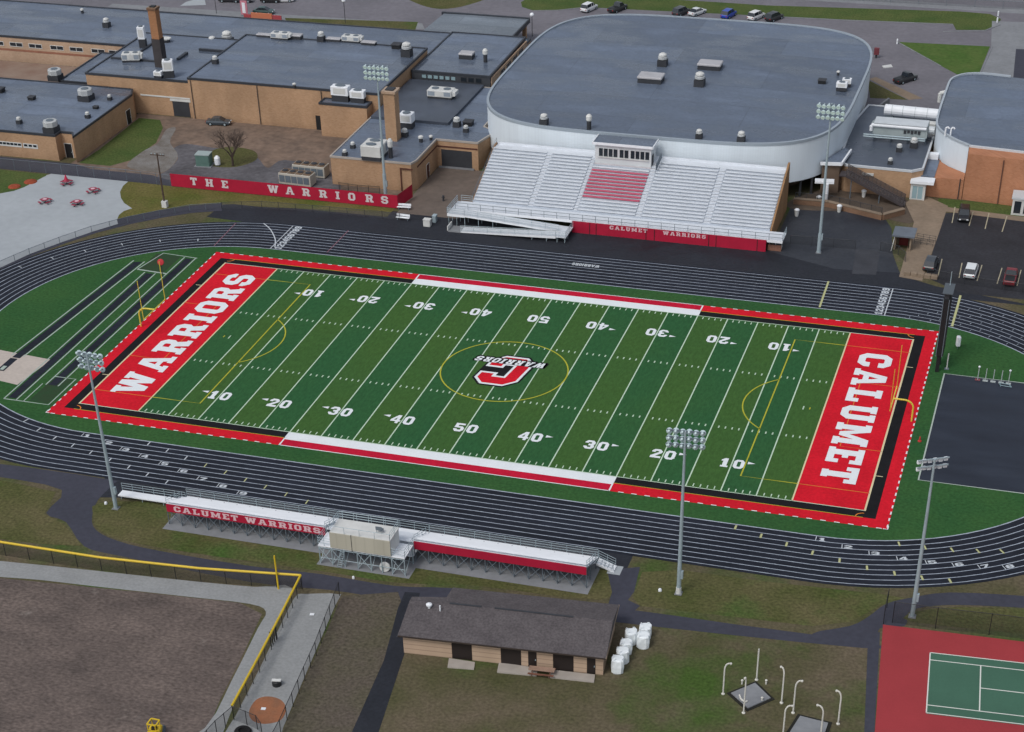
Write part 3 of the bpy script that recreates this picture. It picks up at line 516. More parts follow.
# start marks: lane boxes with numbers, staggered ticks
nums = MB(); ticks_y = MB(); ticks_w = MB(); ticks_r = MB()
def polar(p):
    """position along the track (tangent) at a point"""
    x, y = p[0]-CXT, p[1]-CYT
    if abs(x) <= HS: return Vector((0, 1 if y > 0 else -1)), Vector((1, 0) if y < 0 else (-1, 0))
    c = Vector((HS if x > 0 else -HS, 0)); o = (Vector((x, y))-c).normalized(); return o, Vector((-o.y, o.x))
def lane_tick(mb, p, w=.16, ln=.95, z=6):
    o, t_ = polar(p); x = Vector((p[0], p[1]))
    mb.strip([tuple(x-o*ln/2), tuple(x+o*ln/2)], w, zl(z))
def lane_number(p, s):
    o, t_ = polar(p); x = Vector((p[0], p[1]))
    text(nums, s, (*(x+o*.4+t_*.25), zl(6)), (t_.x, t_.y, 0), (-o.x, -o.y, 0), .7, width=1.0)
    nums.strip([tuple(x-o*.45), tuple(x+o*.45)], .1, zl(6))
for i, p in enumerate([(-50.06,-32.40),(-46.28,-33.38),(-43.18,-34.43),(-39.84,-35.41),(-36.34,-36.52),(-33.04,-37.60),(-29.74,-38.76),(-26.41,-39.78),(-23.13,-40.76)]): lane_number(p, str(i+1))
for i, p in enumerate([(50.07,-32.30),(53.38,-33.25),(56.72,-33.84),(60.10,-34.16),(63.52,-34.13),(66.66,-33.84),(69.65,-33.47),(72.49,-32.81)]): lane_number(p, str(i+1))
for p in [(-59.70,-30.75),(-56.65,-32.56),(-53.33,-34.11),(-49.94,-35.30),(-46.63,-36.39),(-43.20,-37.54),(-39.87,-38.54),(-36.60,-39.67),(-33.24,-40.75)]: lane_tick(ticks_w, p)
for p in [(-40.14,-32.17),(-36.86,-33.24),(-33.56,-34.43)]: lane_tick(ticks_w, p)
for p in [(-30.18,-35.56),(-26.84,-36.53),(-23.49,-37.62),(-20.24,-38.57),(-16.92,-39.60),(-13.59,-40.61)]: lane_tick(ticks_y, p)
for p in [(40.13,-32.39),(43.52,-33.48),(46.85,-34.56),(50.19,-35.60),(53.57,-36.39),(56.95,-37.15)]: lane_tick(ticks_y, p, .26)
for p in [(60.23,-37.47),(63.46,-37.58),(66.68,-37.35)]: lane_tick(ticks_y, p, .26)
for p in [(59.92,-30.91),(63.02,-30.87),(66.20,-30.58),(69.21,-30.04),(71.97,-29.38)]: lane_tick(ticks_y, p, .22)
for i in range(9):
    r = R0+LW*(i+.5)
    text(nums, str(i+1), (-48.25, CYT+r-.4, zl(6)), (0,1,0), (-1,0,0), 1.25, width=.8)        # lane numbers at the start lines
    text(nums, str(i+1), (49.35, CYT+r-.4, zl(6)), (0,1,0), (-1,0,0), 1.15, width=.8)
ticks_w.strip([(-50.05, CYT+R0), (-50.05, CYT+R0+LW*NL)], .14, zl(6))
ticks_w.strip([(49.75, CYT+R0), (49.75, CYT+R0+LW*NL)], .16, zl(6))
ticks_w.strip(smooth([(-49.56,32.22),(-50.65,34.86),(-52.01,37.05),(-53.51,39.03),(-55.35,40.74)], 4, False), .18, zl(7))
ticks_y.strip([(39.97,31.71), (39.81,41.19)], .3, zl(6))
ticks_y.strip([(59.80,30.16), (59.92,41.13)], .34, zl(6))
ticks_r.strip([(-40.39,32.27), (-40.26,41.48)], .16, zl(6)); ticks_r.strip([(-59.55,30.12), (-59.99,39.80)], .16, zl(6))
for p in [(-86.79,14.72),(-83.45,19.19),(-79.50,23.05),(-74.75,26.94),(-69.21,29.79),(-63.20,31.71)]: lane_tick(ticks_w, p, .14, .9)
text(nums, 'WARRIORS', (4.0, 38.2, zl(6)), (-1,0,0), (0,-1,0), .9, width=4.5)
ground('lane_numbers', nums, lane_w); ground('yellow_lane_marks', ticks_y, lane_y); ground('white_lane_marks', ticks_w, lane_w); ground('pink_lane_marks', ticks_r, lane_r)
# dashed hurdle marks in the far right bend
hm = MB()
for i in range(NL):
    for a in range(7):
        r = R0+LW*(i+.5); an = math.radians(84-a*5.6-(i*1.9)); p = (CXT+HS+r*math.cos(an), CYT+r*math.sin(an))
        lane_tick(hm, p, .08, .45, 6)
ground('relay_marks', hm, lane_l)

# jumping pits and runways in the left end
jr = MB(); jl = MB(); js = MB(); jg = MB()
jr.poly([(-69.55,21.0),(-68.25,21.5),(-70.2,-14.2),(-71.5,-14.2)][::1], zl(4))
for x, a, b, w in [(-65.0,-25.4,17.6,1.25),(-61.3,-20.5,24.4,1.25)]: jr.rect(x-w/2, a, x+w/2, b, zl(4))
for x in (-69.95,-68.0): jl.strip([(x+.1,21.6),(x-1.95,-13.6)], .22, zl(5))
for x, a, b in [(-66.0,-25.9,17.9),(-64.1,-25.9,17.9),(-62.3,-20.6,24.8),(-60.35,-20.6,24.8)]: jl.strip([(x,a),(x,b)], .2, zl(5))
jl.strip([(-66.0,-25.9),(-58.9,-25.9),(-58.9,-18.0),(-62.2,-18.0)], .2, zl(5)); jl.strip([(-62.9,-25.9),(-62.9,-20.4)], .16, zl(5))
jl.strip([(-67.7,10.6+8),(-66.4,25.4),(-60.1,24.9)], .2, zl(6)); jl.strip([(-67.7,18.6),(-62.4,18.2)], .34, zl(6))
js.poly([(-74.8,-20.3),(-76.6,-12.3),(-65.4,-13.4),(-66.3,-21.7),(-70.8,-21.0)], zl(3))
jr.rect(-71.6,-18.4,-70.4,-14.4, zl(4)); jl.rect(-71.3,-18.1,-70.7,-16.9, zl(5))
jg.rect(-67.4,18.6,-63.0,25.0, zl(3)); jg.rect(-62.2,-25.6,-59.2,-18.3, zl(3))
ground('runways', jr, track_m); ground('runway_lines', jl, mat('runway_line', (.33,.4,.36), .85, .2)); ground('sand_pit_cover', js, sand)
ground('pit_turf', jg, mat('pit_turf', (.022,.062,.026), .9, .15, c2=(.03,.05,.025), scale=.4))
# high jump area in the right end
pad = [(60.35,-15.2),(60.35,14.9)]
rr = R0-.3
pad += [(x, y) for x, y in arc(CXT+HS, CYT, rr, 28.6, -28.6, 24)]
ground('jump_area', MB().poly(pad, zl(4)), mat('jump_asphalt', (.009,.012,.022), .55, .25, c2=(.03,.038,.056), scale=.14, stretch=(.5,1.6,1), rvar=.2))  # paler noise patches put puddle reflections into the asphalt colour
ground('jump_area_line', MB().strip([pad[-1],(60.35,-15.2),(60.35,14.9),pad[2]], .22, zl(5)), mat('jump_line', (.36,.42,.38), .85, .2))

# ------------------------------------------------------------------ football field
EL = 60*YD
ground('football_field', MB().rect(-EL, -FW, EL, FW, zl(3)), tf)
f = MB()
b0, b1, r1 = FW, 26.0, 28.05; ex = 56.4; rx = 58.15; q = 25*YD
rp = MB(); rp.rect(-rx,-r1,-q-.1,-b1,zl(3)); rp.rect(q+.1,-r1,rx,-b1,zl(3)); rp.rect(-rx,b1,-q-.1,r1,zl(3)); rp.rect(q+.1,b1,rx,r1,zl(3))
rp.rect(-rx,-b1,-ex,b1,zl(3)); rp.rect(ex,-b1,rx,b1,zl(3))
rp.rect(-EL,-FW,-50*YD,FW,zl(4)); rp.rect(50*YD,-FW,EL,FW,zl(4))
ground('red_field_paint', rp, red_p)
rd = MB(); rd.rect(-q,-27.95,q,-26.35,zl(3)); rd.rect(-q,26.35,q,27.95,zl(3)); ground('team_box_red', rd, red_d)
bp = MB(); bp.rect(-ex,-b1,-q-.1,-FW,zl(3)); bp.rect(q+.1,-b1,ex,-FW,zl(3)); bp.rect(-ex,FW,-q-.1,b1,zl(3)); bp.rect(q+.1,FW,ex,b1,zl(3))
bp.rect(-ex,-FW,-EL,FW,zl(3)); bp.rect(EL,-FW,ex,FW,zl(3)); ground('black_field_paint', bp, blk_p)
wb = MB(); wb.rect(-q,-26.35,q,-FW,zl(3)); wb.rect(-q,FW,q,26.35,zl(3))
for s in (-1, 1):
    for e in (-1, 1): wb.strip([(e*q, s*FW), (e*q, s*28.05)], .2, zl(5))
    wb.strip([(-q, s*28.0), (q, s*28.0)], .14, zl(5))
    n = 0; x = q+1.2
    while x < rx-.5:
        for e in (-1, 1): wb.strip([(e*x, s*27.98), (e*(x+.7), s*27.98)], .16, zl(5))
        x += 1.72
    y = -27.6
    while y < 27.6:
        wb.strip([(s*58.05, y), (s*58.05, y+.7)], .18, zl(5)); y += 1.55
    wb.strip([(s*57.6, -28.0), (s*58.15, -28.0), (s*58.15, -27.2)], .16, zl(6)); 
ground('team_box_white', wb, wht_p)
ln = MB()
for yd in range(-45, 50, 5): ln.strip([(yd*YD,-FW),(yd*YD,FW)], .17, zl(5))
for s in (-1, 1): ln.strip([(-EL,s*FW),(EL,s*FW)], .14, zl(6))
ht = MB()
for yd in range(-49, 50):
    x = yd*YD
    for s in (-1, 1):
        if yd % 5: ln.strip([(x, s*(FW-.25)),(x, s*(FW-.95))], .14, zl(5))
        if yd % 5: ht.strip([(x, s*8.13-.3),(x, s*8.13+.3)], .18, zl(5))
for x in (-47*YD, 47*YD): ht.strip([(x,-.5),(x,.5)], .18, zl(5))
ground('yard_lines', ln, wht_l); ground('hash_marks', ht, mat('hash_paint', (.42,.55,.42), .9, .1))
cr = MB()
for s in (-1, 1):
    cr.strip([(s*50*YD,-FW),(s*50*YD,FW)], .2, zl(6)); cr.strip([(s*EL,-FW-.1),(s*EL,FW+.1)], .24, zl(7))
for s in (-1, 1):
    for e in (-1, 1): cr.strip([(e*55.0, s*15.6),(e*55.9, s*15.6)], .14, zl(5))
ground('goal_lines', cr, crm_l)
sy = MB(); so = MB()
sy.strip(arc(0,0,9.15,0,360,64)[:-1], .2, zl(7), True)
for s in (-1, 1):
    sy.strip([(s*45.7,-20.1),(s*38.3,-20.1),(s*38.3,20.1),(s*45.7,20.1)], .19, zl(7))
    so.strip([(s*45.8,-20.1),(s*EL,-20.1)], .12, zl(7)); so.strip([(s*45.8,20.1),(s*EL,20.1)], .12, zl(7))
    so.strip([(s*EL,-9.2),(s*49.4,-9.2),(s*49.4,9.2),(s*EL,9.2)], .12, zl(7))
    c0 = s*43.86
    sy.strip([(c0-s*9.15*math.cos(a), 9.15*math.sin(a)) for a in [math.radians(-53+106*i/24) for i in range(25)]], .19, zl(7))
    sy.strip([(s*43.86,-.3),(s*43.86,.3)], .15, zl(7))
    sy.strip([(-EL,s*26.0),(-q,s*26.0)], .1, zl(5)); sy.strip([(q,s*26.0),(EL,s*26.0)], .1, zl(5))
    for e in (-1, 1): so.strip([(e*EL-e*.95*math.cos(a), s*26-s*.95*math.sin(a)) for a in [math.radians(90*i/8) for i in range(9)]], .14, zl(8))
ground('soccer_lines', sy, yel_l); ground('soccer_box_lines', so, yel_r)
# yard numbers
nb = MB(); nbk = MB()
for yd in range(-40, 50, 10):
    s = str(50-abs(yd)); x = yd*YD
    for row in (-1, 1):
        u = Vector((1,0,0)) if row < 0 else Vector((-1,0,0)); v = Vector((0,1,0)) if row < 0 else Vector((0,-1,0))
        base = -18.4 if row < 0 else 18.4
        for c, off in ((s[0], -1.62), (s[1], .22)):
            for grow, mb, z in ((.16, nbk, 6), (0, nb, 7)):
                pass
            text(nb, c, (*(Vector((x,base,0))+u*off)[:2], zl(8)), u, v, 2.25, width=1.4)
        if yd:
            sx = -1 if yd < 0 else 1            # arrow towards the nearer goal
            a0 = Vector((x+sx*2.0, base+(1.75 if row < 0 else -1.75)))
            nb.poly([(a0.x, a0.y-.32), (a0.x+sx*1.0, a0.y), (a0.x, a0.y+.32)], zl(8))
ground('yard_numbers', nb, wht_p)
# end zone lettering
ez = MB()
text(ez, 'WARRIORS', (-47.6,-20.1,zl(9)), (0,1,0), (-1,0,0), 4.75, width=41.0, gap=1.25)
text(ez, 'CALUMET', (48.1,18.4,zl(9)), (0,-1,0), (1,0,0), 4.7, width=36.9, gap=1.3)
ground('end_zone_lettering', ez, wht_p)
# midfield emblem: slanted block C with the team name across it, read from the far side
lg = [MB(), MB(), MB(), MB(), MB()]
def C_shape(g):
    """block letter C grown by g: outer octagon and inner notch, slanted"""
    W, H, T = 3.15, 4.1, 2.0; e = 1.45
    o = [(W+g, -H+e-g*.4), (W-e+g*.4, -H-g), (-W+e-g*.4, -H-g), (-W-g, -H+e-g*.4), (-W-g, H-e+g*.4), (-W+e-g*.4, H+g), (W-e+g*.4, H+g), (W+g, H-e+g*.4)]
    yi = 1.2-g; ix = W-T-g*.2
    tip = [(W+g, yi), (ix-g, yi), (ix-g, H-T-g), (-W+T+g, H-T-g), (-W+T+g, -H+T+g), (ix-g, -H+T+g), (ix-g, -yi), (W+g, -yi)]
    pts = o + tip if False else [o[7]]+tip+o[0:7]
    sh = .16
    return [(-(x+sh*y)*.9+.05, -y) for x, y in pts]
W_, H_, g_ = 3.15, 4.1, .75
lg[0].poly([(-(x+.16*y)*.9+.05, -y) for x, y in [(W_+g_,-H_+1.15),(W_-1.15,-H_-g_),(-W_+1.15,-H_-g_),(-W_-g_,-H_+1.15),(-W_-g_,H_-1.15),(-W_+1.15,H_+g_),(W_-1.15,H_+g_),(W_+g_,H_-1.15)]], zl(8)); lg[1].poly(C_shape(.42), zl(9)); lg[2].poly(C_shape(.0), zl(10))
ground('emblem_black', lg[0], blk_p); ground('emblem_white', lg[1], wht_p); ground('emblem_red', lg[2], red_p)
sb_ = MB(); sw = MB()
text(sb_, 'WARRIORS', (5.9,3.85,zl(11)), Vector((-1,.0,0)), Vector((-.3,-1,0)), 1.75, width=11.0, gap=.5)
sb_.poly([(5.7,3.5),(-5.1,3.6),(-5.5,2.0),(5.3,1.95)], zl(11))
text(sw, 'WARRIORS', (5.5,3.5,zl(12)), Vector((-1,.0,0)), Vector((-.3,-1,0)), 1.45, width=10.4, gap=1.3)
ground('emblem_script_shadow', sb_, blk_p); ground('emblem_script', sw, wht_p)
# ------------------------------------------------------------------ school buildings
def block(name, label, pts, z, wm, rm, edge=trim_d, z0=0, roof_drop=.0, lip=.16, group=None, cat='building', ew=.24):
    """flat-roofed volume: walls, roof membrane, raised roof edge"""
    cx = sum(p[0] for p in pts)/len(pts); cy = sum(p[1] for p in pts)/len(pts)
    t = thing(name, label, cat, (cx, cy, z0), group)
    MB().prism(pts, z0, z-.02, top=False).build('wall', wm, t)
    MB().poly(pts, z).build('roof', rm, t)
    e = MB(); n = len(pts)
    A = sum(a[0]*b[1]-b[0]*a[1] for a, b in zip(pts, pts[1:]+pts[:1])); sg = 1 if A > 0 else -1
    inn = []
    out = []
    for i in range(n):
        p, a, b = Vector(pts[i][:2]), Vector(pts[i-1][:2]), Vector(pts[(i+1)%n][:2])
        d1 = (p-a).normalized(); d2 = (b-p).normalized()
        n1 = Vector((-d1.y, d1.x))*sg; n2 = Vector((-d2.y, d2.x))*sg
        m = (n1+n2); m = m/max(.35, m.dot(n1)) if m.length > 1e-6 else n1
        inn.append(p+m*ew); out.append(p-m*.08)
    zz0, zz1 = z-.22, z+lip
    vs = [(v.x, v.y, zz0) for v in out]+[(v.x, v.y, zz1) for v in out]+[(v.x, v.y, zz1) for v in inn]+[(v.x, v.y, z-.01) for v in inn]
    fs = []
    for k_ in range(3):
        for i in range(n): fs.append((k_*n+i, k_*n+(i+1)%n, (k_+1)*n+(i+1)%n, (k_+1)*n+i))
    e.add(vs, fs); e.build('roof_edge', edge, t)
    return t
def wall_rect(mb, axis, pos, a0, a1, z0, z1, out=.03, th=.06):
    """thin box standing proud of a wall; axis 'y' = wall facing -y, 'x' = wall facing +x"""
    if axis == 'y': mb.bx(a0, pos-out, z0, a1, pos+th-out, z1)
    else: mb.bx(pos-th+out, a0, z0, pos+out, a1, z1)
def window(parent, axis, pos, a0, a1, z0, z1, fm=offw, gm=glass_m, panes=1, fw=.09):
    fr = MB()
    wall_rect(fr, axis, pos, a0, a1, z0, z0+fw, .06, .1); wall_rect(fr, axis, pos, a0, a1, z1-fw, z1, .06, .1)
    for i in range(panes+1):
        c = a0+(a1-a0-fw)*i/panes; wall_rect(fr, axis, pos, c, c+fw, z0+fw, z1-fw, .06, .1)
    w = fr.build('window', fm, parent)
    gl = MB(); wall_rect(gl, axis, pos, a0+.02, a1-.02, z0+.02, z1-.02, .02, .03); gl.build('pane', gm, w)
    return w
def door(parent, axis, pos, a0, a1, z1, m=dark, fm=offw, z0=0.02):
    d = MB(); wall_rect(d, axis, pos, a0, a1, z0, z1, .04, .07); o = d.build('door', m, parent)
    h = MB(); wall_rect(h, axis, pos, a1-.22, a1-.14, z0+.95, z0+1.15, .09, .05); h.build('handle', galv, o)
    fr = MB(); wall_rect(fr, axis, pos, a0-.1, a0-.003, z0, z1+.1, .05, .09); wall_rect(fr, axis, pos, a1+.003, a1+.1, z0, z1+.1, .05, .09); wall_rect(fr, axis, pos, a0, a1, z1+.003, z1+.1, .05, .09)
    fr.build('door_frame', fm, o); return o

# left front wing
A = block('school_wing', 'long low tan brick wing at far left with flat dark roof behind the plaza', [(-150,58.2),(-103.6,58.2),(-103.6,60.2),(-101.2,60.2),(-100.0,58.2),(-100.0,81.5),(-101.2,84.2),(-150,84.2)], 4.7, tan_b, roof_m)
for x0 in (-147,-141,-135,-129,-123,-116.5): 
    w = MB(); wall_rect(w, 'y', 58.2, x0, x0+5.6, 1.9, 2.75, .05, .09); w = w.build('window', offw, A)
    p = MB()
    for i in range(7): wall_rect(p, 'y', 58.2, x0+.15+i*.78, x0+.8+i*.78, 2.2, 2.6, .075, .03)
    p.build('pane', glass_m, w)
w = MB(); wall_rect(w, 'y', 58.2, -110.6, -107.6, 1.9, 2.75, .05, .09); w = w.build('window', offw, A)
p = MB()
for i in range(3): wall_rect(p, 'y', 58.2, -110.4+i*.95, -109.7+i*.95, 2.2, 2.6, .075, .03)
p.build('pane', glass_m, w)
door(A, 'y', 60.2, -103.2, -101.8, 2.6, black)
door(A, 'x', -100.0, 78.2, 79.8, 2.6, black); 
# middle blocks
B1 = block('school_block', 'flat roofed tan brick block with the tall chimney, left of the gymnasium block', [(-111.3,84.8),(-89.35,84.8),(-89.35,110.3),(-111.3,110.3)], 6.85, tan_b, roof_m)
rf = MB(); rf.bar((-110.5,94,7.0),(-97.5,94,7.0),.5,.3); rf.bar((-106.5,94,7.0),(-106.5,104.5,7.0),.4,.3); rf.bar((-97,96,7.0),(-97,100,7.0),.6,.5); rf.bar((-95.5,102.5,7.05),(-89.6,102.5,7.05),.5,.45)
rf.build('expansion_joint', trim_d, B1)
dw = MB(); wall_rect(dw, 'y', 84.8, -93.4, -89.9, 0.05, 2.9, .05, .1); gd = dw.build('garage_door', dark, B1)
lt = MB(); wall_rect(lt, 'y', 84.8, -93.8, -89.5, 2.95, 3.4, .12, .16); lt.build('lintel', offw, B1)
cp_ = MB(); wall_rect(cp_, 'y', 84.8, -100, -89.5, 3.5, 3.75, .1, .14); cp_.build('band', offw, B1)
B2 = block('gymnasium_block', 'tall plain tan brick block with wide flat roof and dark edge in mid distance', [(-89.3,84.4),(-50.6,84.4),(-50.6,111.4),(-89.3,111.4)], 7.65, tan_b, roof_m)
door(B2, 'y', 84.4, -63.6, -62.1, 2.7, black, tan_b)
pi_ = MB()
for x in (-88.7,-75,-62): pi_.tube((x,84.25,.1),(x,84.25,7.4),.07,6)
pi_.build('downpipe', dark, B2)
AX = block('brick_annex', 'square brick annex with lower roof against the front of the tall block', [(-61.4,81.6),(-52.0,81.6),(-52.0,84.32),(-61.4,84.32)], 6.1, tan_b, roof_m)
# wing C around the service recess
C_ = block('brick_wing', 'low brick wing with grey flat roof beside the red banner and recessed garage', [(-50.5,59.9),(-35.6,59.9),(-35.1,61.5),(-35.1,72.0),(-27.4,72.0),(-26.0,78),(-28.8,80.0),(-28.8,100.0),(-50.5,100.0)], 5.0, tan_b, roof_m, mat('tan_coping', (.36,.33,.3), .6, .3), lip=.1, ew=.18)
gd = MB(); wall_rect(gd, 'y', 72.0, -34.3, -28.6, .3, 3.3, .05, .1); gd.build('garage_door', dark, C_)
lt = MB(); wall_rect(lt, 'y', 72.0, -34.8, -28.2, .02, .28, .3, .32); lt.build('door_step', conc_grey, C_)
bm = mat('brown_trim', (.09,.035,.025), .6, .3)
tr = MB(); wall_rect(tr, 'x', -35.1, 61.6, 71.9, 3.7, 3.95, .07, .1); wall_rect(tr, 'y', 72.0, -35.0, -27.5, 3.7, 3.95, .07, .1); tr.bx(-37.6,59.75,0,-37.4,59.88,3.9); tr.bx(-37.6,59.7,3.9,-35.3,59.88,4.1); tr.build('trim_band', bm, C_)
door(C_, 'x', -35.1, 66.2, 67.5, 2.4, bm)
rr_ = MB().prism([(-50.2,79),(-35.3,79),(-35.3,99.9),(-50.2,99.9)], 5.02, 5.5); rr_.build('raised_roof', mat('dark_roof', (.05,.062,.085), .45, .5, var=.35, scale=.1), C_)  # raised slab in a darker roof tone
PIER = thing('brick_pier', 'slim tan brick stack rising beside the tall block from the low grey roof', 'chimney', (-42.4,70.2,5.0))
MB().bx(-43.6,69.2,5.0,-41.5,71.3,13.4).build('shaft', tan_b, PIER); MB().bx(-43.85,68.95,13.4,-41.25,71.55,13.8).build('cap', tan_b2, PIER); MB().bx(-43.3,69.5,13.8,-41.8,71.0,14.0).build('flue', dark, PIER)
# clerestory block D
D = block('clerestory_block', 'grey roofed block with a row of pale clerestory windows behind the low roof', [(-50.3,101.3),(-34.5,101.3),(-34.8,125.5),(-50.3,125.5)], 6.6, mat('slate_panel', (.05,.055,.065), .5, .4, var=.1, scale=.5), roof_m)
for i in range(6): window(D, 'y', 101.3, -48.3+i*1.18, -47.3+i*1.18, 5.35, 6.15, dark, glass_l, 1, .07)
for i in range(3): window(D, 'y', 101.3, -40.4+i*1.5, -39.2+i*1.5, 5.25, 6.2, dark, glass_m, 1, .07)
bw = MB(); bw.bx(-34.45,101.6,.2,-34.25,124.5,6.3); bw.build('side_wall', tan_b2, D)
for i in range(4): window(D, 'x', -34.25, 107+i*4, 109.6+i*4, 4.2, 5.8, dark, glass_m, 2, .12)
# long back building
E_ = block('classroom_block', 'very long low block across the back with grey wet roof and strip windows', [(-230,107),(-111.6,107),(-111.6,110.6),(-89,111.7),(-50.4,111.7),(-50.4,125.8),(-35,125.8),(-35,129.4),(-230,129.4)], 5.1, tan_b2, roof_m)
for x0 in (-146,-141.5,-137,-132,-127.5,-122.5,-118.5,-115):
    window(E_, 'y', 107, x0, x0+3.1, 3.1, 4.0, offw, glass_m, 2, .1)
bd = MB(); wall_rect(bd, 'y', 107, -200, -111.7, 2.2, 2.6, .04, .07); bd.build('band', mat('rust_band', (.26,.12,.08), .8, .2, var=.12, scale=.5), E_)
lowr = block('covered_walk', 'low flat roof with dark edge tucked behind the left wing', [(-118.5,86.5),(-111.8,86.5),(-111.8,104),(-118.5,104)], 4.3, tan_b, roof_m)
brn = MB().rect(-230,84.6,-119,107,.05)
ground('inner_court', MB().rect(-230,84.6,-112,106.9,zl(2)), mat('inner_court_paving', (.2,.13,.1), .85, .2, c2=(.26,.2,.16), scale=.2))
F_ = thing('entrance_canopy', 'wet grey flat entrance canopy on brick piers behind the long block', 'canopy', (-50,140,0))
cpts = [(-59.5,130),(-40.2,130),(-40.2,145.8),(-59.0,145.2)]
MB().prism(cpts, 3.5, 4.05).build('roof', [roofing('canopy_roof', (.13,.155,.185), wet=.8)], F_); 
for x, y in ((-58.6,144.2),(-41,144.8),(-41,137),(-50,144.4)): MB().bx(x-.4,y-.4,0,x+.4,y+.4,3.48).build('pier', tan_b, F_)
e = MB(); e.bx(-59.6,145.4,3.4,-40.1,145.95,4.25); e.bx(-40.18,130,3.4,-39.9,145.4,4.2); e.build('fascia', trim_d, F_)
CH = thing('chimney_stack', 'tall square tan brick chimney with dark lower half on the school roof', 'chimney', (-98.6,92,6.85))
MB().prism([(-99.5,91.1),(-97.7,91.1),(-97.7,92.9),(-99.5,92.9)], 6.85, 12.2, top=False).build('base_shaft', mat('dark_brick', (.055,.05,.052), .85, .2, var=.2, scale=.6), CH)  # lower half of the shaft in a much darker tone
vs = MB(); vs.prism([(-99.4,91.2),(-97.8,91.2),(-97.8,92.8),(-99.4,92.8)], 12.2, 17.6); vs.build('upper_shaft', brick('chimney_brick', (.32,.15,.075), (.27,.125,.06), (.3,.2,.12)), CH)
MB().bx(-99.55,91.05,17.6,-97.65,92.95,18.0).build('cap', brick('cap_brick', (.16,.085,.05), (.13,.07,.045), (.2,.14,.1)), CH); MB().bx(-99.1,91.5,18.0,-98.1,92.5,18.2).build('flue', black, CH)

# big rounded arena
def superell(cx, cy, a, b, n, N=96):
    out = []
    for i in range(N):
        t_ = 2*PI*i/N; c, s_ = math.cos(t_), math.sin(t_)
        out.append((cx+a*math.copysign(abs(c)**(2/n), c), cy+b*math.copysign(abs(s_)**(2/n), s_)))
    return out
GX, GY, GA, GB = 2.8, 101.6, 32.3, 32.9
GYM = thing('arena', 'huge rounded white clad arena with slate grey roof behind the grandstand', 'arena', (GX,GY,0))
top = superell(GX,GY,GA,GB,4.2); bot = superell(GX,GY,GA-.05,GB-.05,4.2)
w = MB(); n = len(top)
mid = [(x, y, 9.7) for x, y in top]
w.add([(x, y, 3.0) for x, y in bot]+mid, [(i,(i+1)%n,n+(i+1)%n,n+i) for i in range(n)])
w.build('white_wall', clad, GYM, smooth=True)
w = MB(); inn = superell(GX,GY,GA-4.2,GB-4.2,4.2)
w.add([(x,y,3.0) for x,y in bot]+[(x,y,3.0) for x,y in inn], [(i,n+i,n+(i+1)%n,(i+1)%n) for i in range(n)]); w.build('soffit', dark, GYM)
MB().prism(inn, 0, 2.98, top=False).build('base_wall', brick('arena_base_brick', (.13,.085,.06), (.11,.07,.05), (.13,.1,.07)), GYM)
rfp = superell(GX,GY,GA-.35,GB-.35,4.2)
# shallow crowned roof made of nested rings so that it drains
rings = [superell(GX,GY,(GA-.35)*k_,(GB-.35)*k_,4.2) for k_ in (1,.8,.6,.4,.2)]
w = MB(); vs = []; fs = []
for k_, rg in enumerate(rings): vs += [(x, y, 9.85+.32*math.sin(PI/2*k_/4)) for x, y in rg]
for k_ in range(4): fs += [(k_*n+i, k_*n+(i+1)%n, (k_+1)*n+(i+1)%n, (k_+1)*n+i) for i in range(n)]
fs.append(tuple(4*n+i for i in range(n))); w.add(vs, fs); w.build('roof', roof_g, GYM, smooth=True)
w = MB(); inn2 = superell(GX,GY,GA-.34,GB-.34,4.2); o2 = superell(GX,GY,GA+.07,GB+.07,4.2)
vs = [(x,y,9.6) for x,y in o2]+[(x,y,10.05) for x,y in o2]+[(x,y,10.05) for x,y in inn2]+[(x,y,9.8) for x,y in inn2]
w.add(vs, [(k_*n+i, k_*n+(i+1)%n, (k_+1)*n+(i+1)%n, (k_+1)*n+i) for k_ in range(3) for i in range(n)]); w.build('roof_edge', mat('arena_coping', (.28,.33,.38), .5, .4), GYM)
for i in range(46):
    if i in (0,): continue
cols = [(29.6,73.9),(31.3,75.4),(32.8,78)]
for x, y in cols: MB().tube((x,y,0),(x,y,3.0),.22,10).build('column', dark, GYM)
for x0,y0,x1,y1 in ((29.4,73.0,31.6,74.4),(32.3,75.4,34.0,78.4)): pass
sg = MB()
for a_, b_ in ((26.2,28.4),(28.9,31.0)):
    ya = lambda x: GY-(GB-.3)*(1-abs((x-GX)/(GA-.3))**4.2)**(1/4.2)
    sg.add([(a_,ya(a_)-.05,7.15),(b_,ya(b_)-.05,7.15),(b_,ya(b_)-.05,7.45),(a_,ya(a_)-.05,7.45)], [(0,1,2,3)])
sg.build('wall_louvre', alum_d, GYM)

# right hand gymnasium with one curved white corner
H = thing('gymnasium', 'orange brick gymnasium with white curved corner wall and grey roof at right', 'building', (75,100,0))
hp = [(49.5,112.5),(49.9,115.2),(51.5,117.8),(54.2,118.7),(58,118.6),(112,113.5),(112,73.6),(56.3,79.0)]
corner = smooth([(56.1,82.2),(53.6,84.4),(51.2,87.4),(49.9,90.4),(49.55,94),(49.45,99),(49.45,106),(49.5,112.5)], 4, False)
outl = [(112,77.2),(56.1,82.2)] + corner[1:] + smooth([(49.5,112.5),(49.9,115.4),(51.8,118.2),(55,119.3),(60,118.8)], 4, False)[1:] + [(112,113.8)]
MB().poly(outl, 8.0).build('roof', roof_g, H)
wl = MB(); cc = corner + smooth([(49.5,112.5),(49.9,115.4),(51.8,118.2),(55,119.3),(60,118.8)], 4, False)[1:]
m_ = len(cc); zlow = lambda y: 2.4+max(0,min(1,(y-82)/6))*1.0
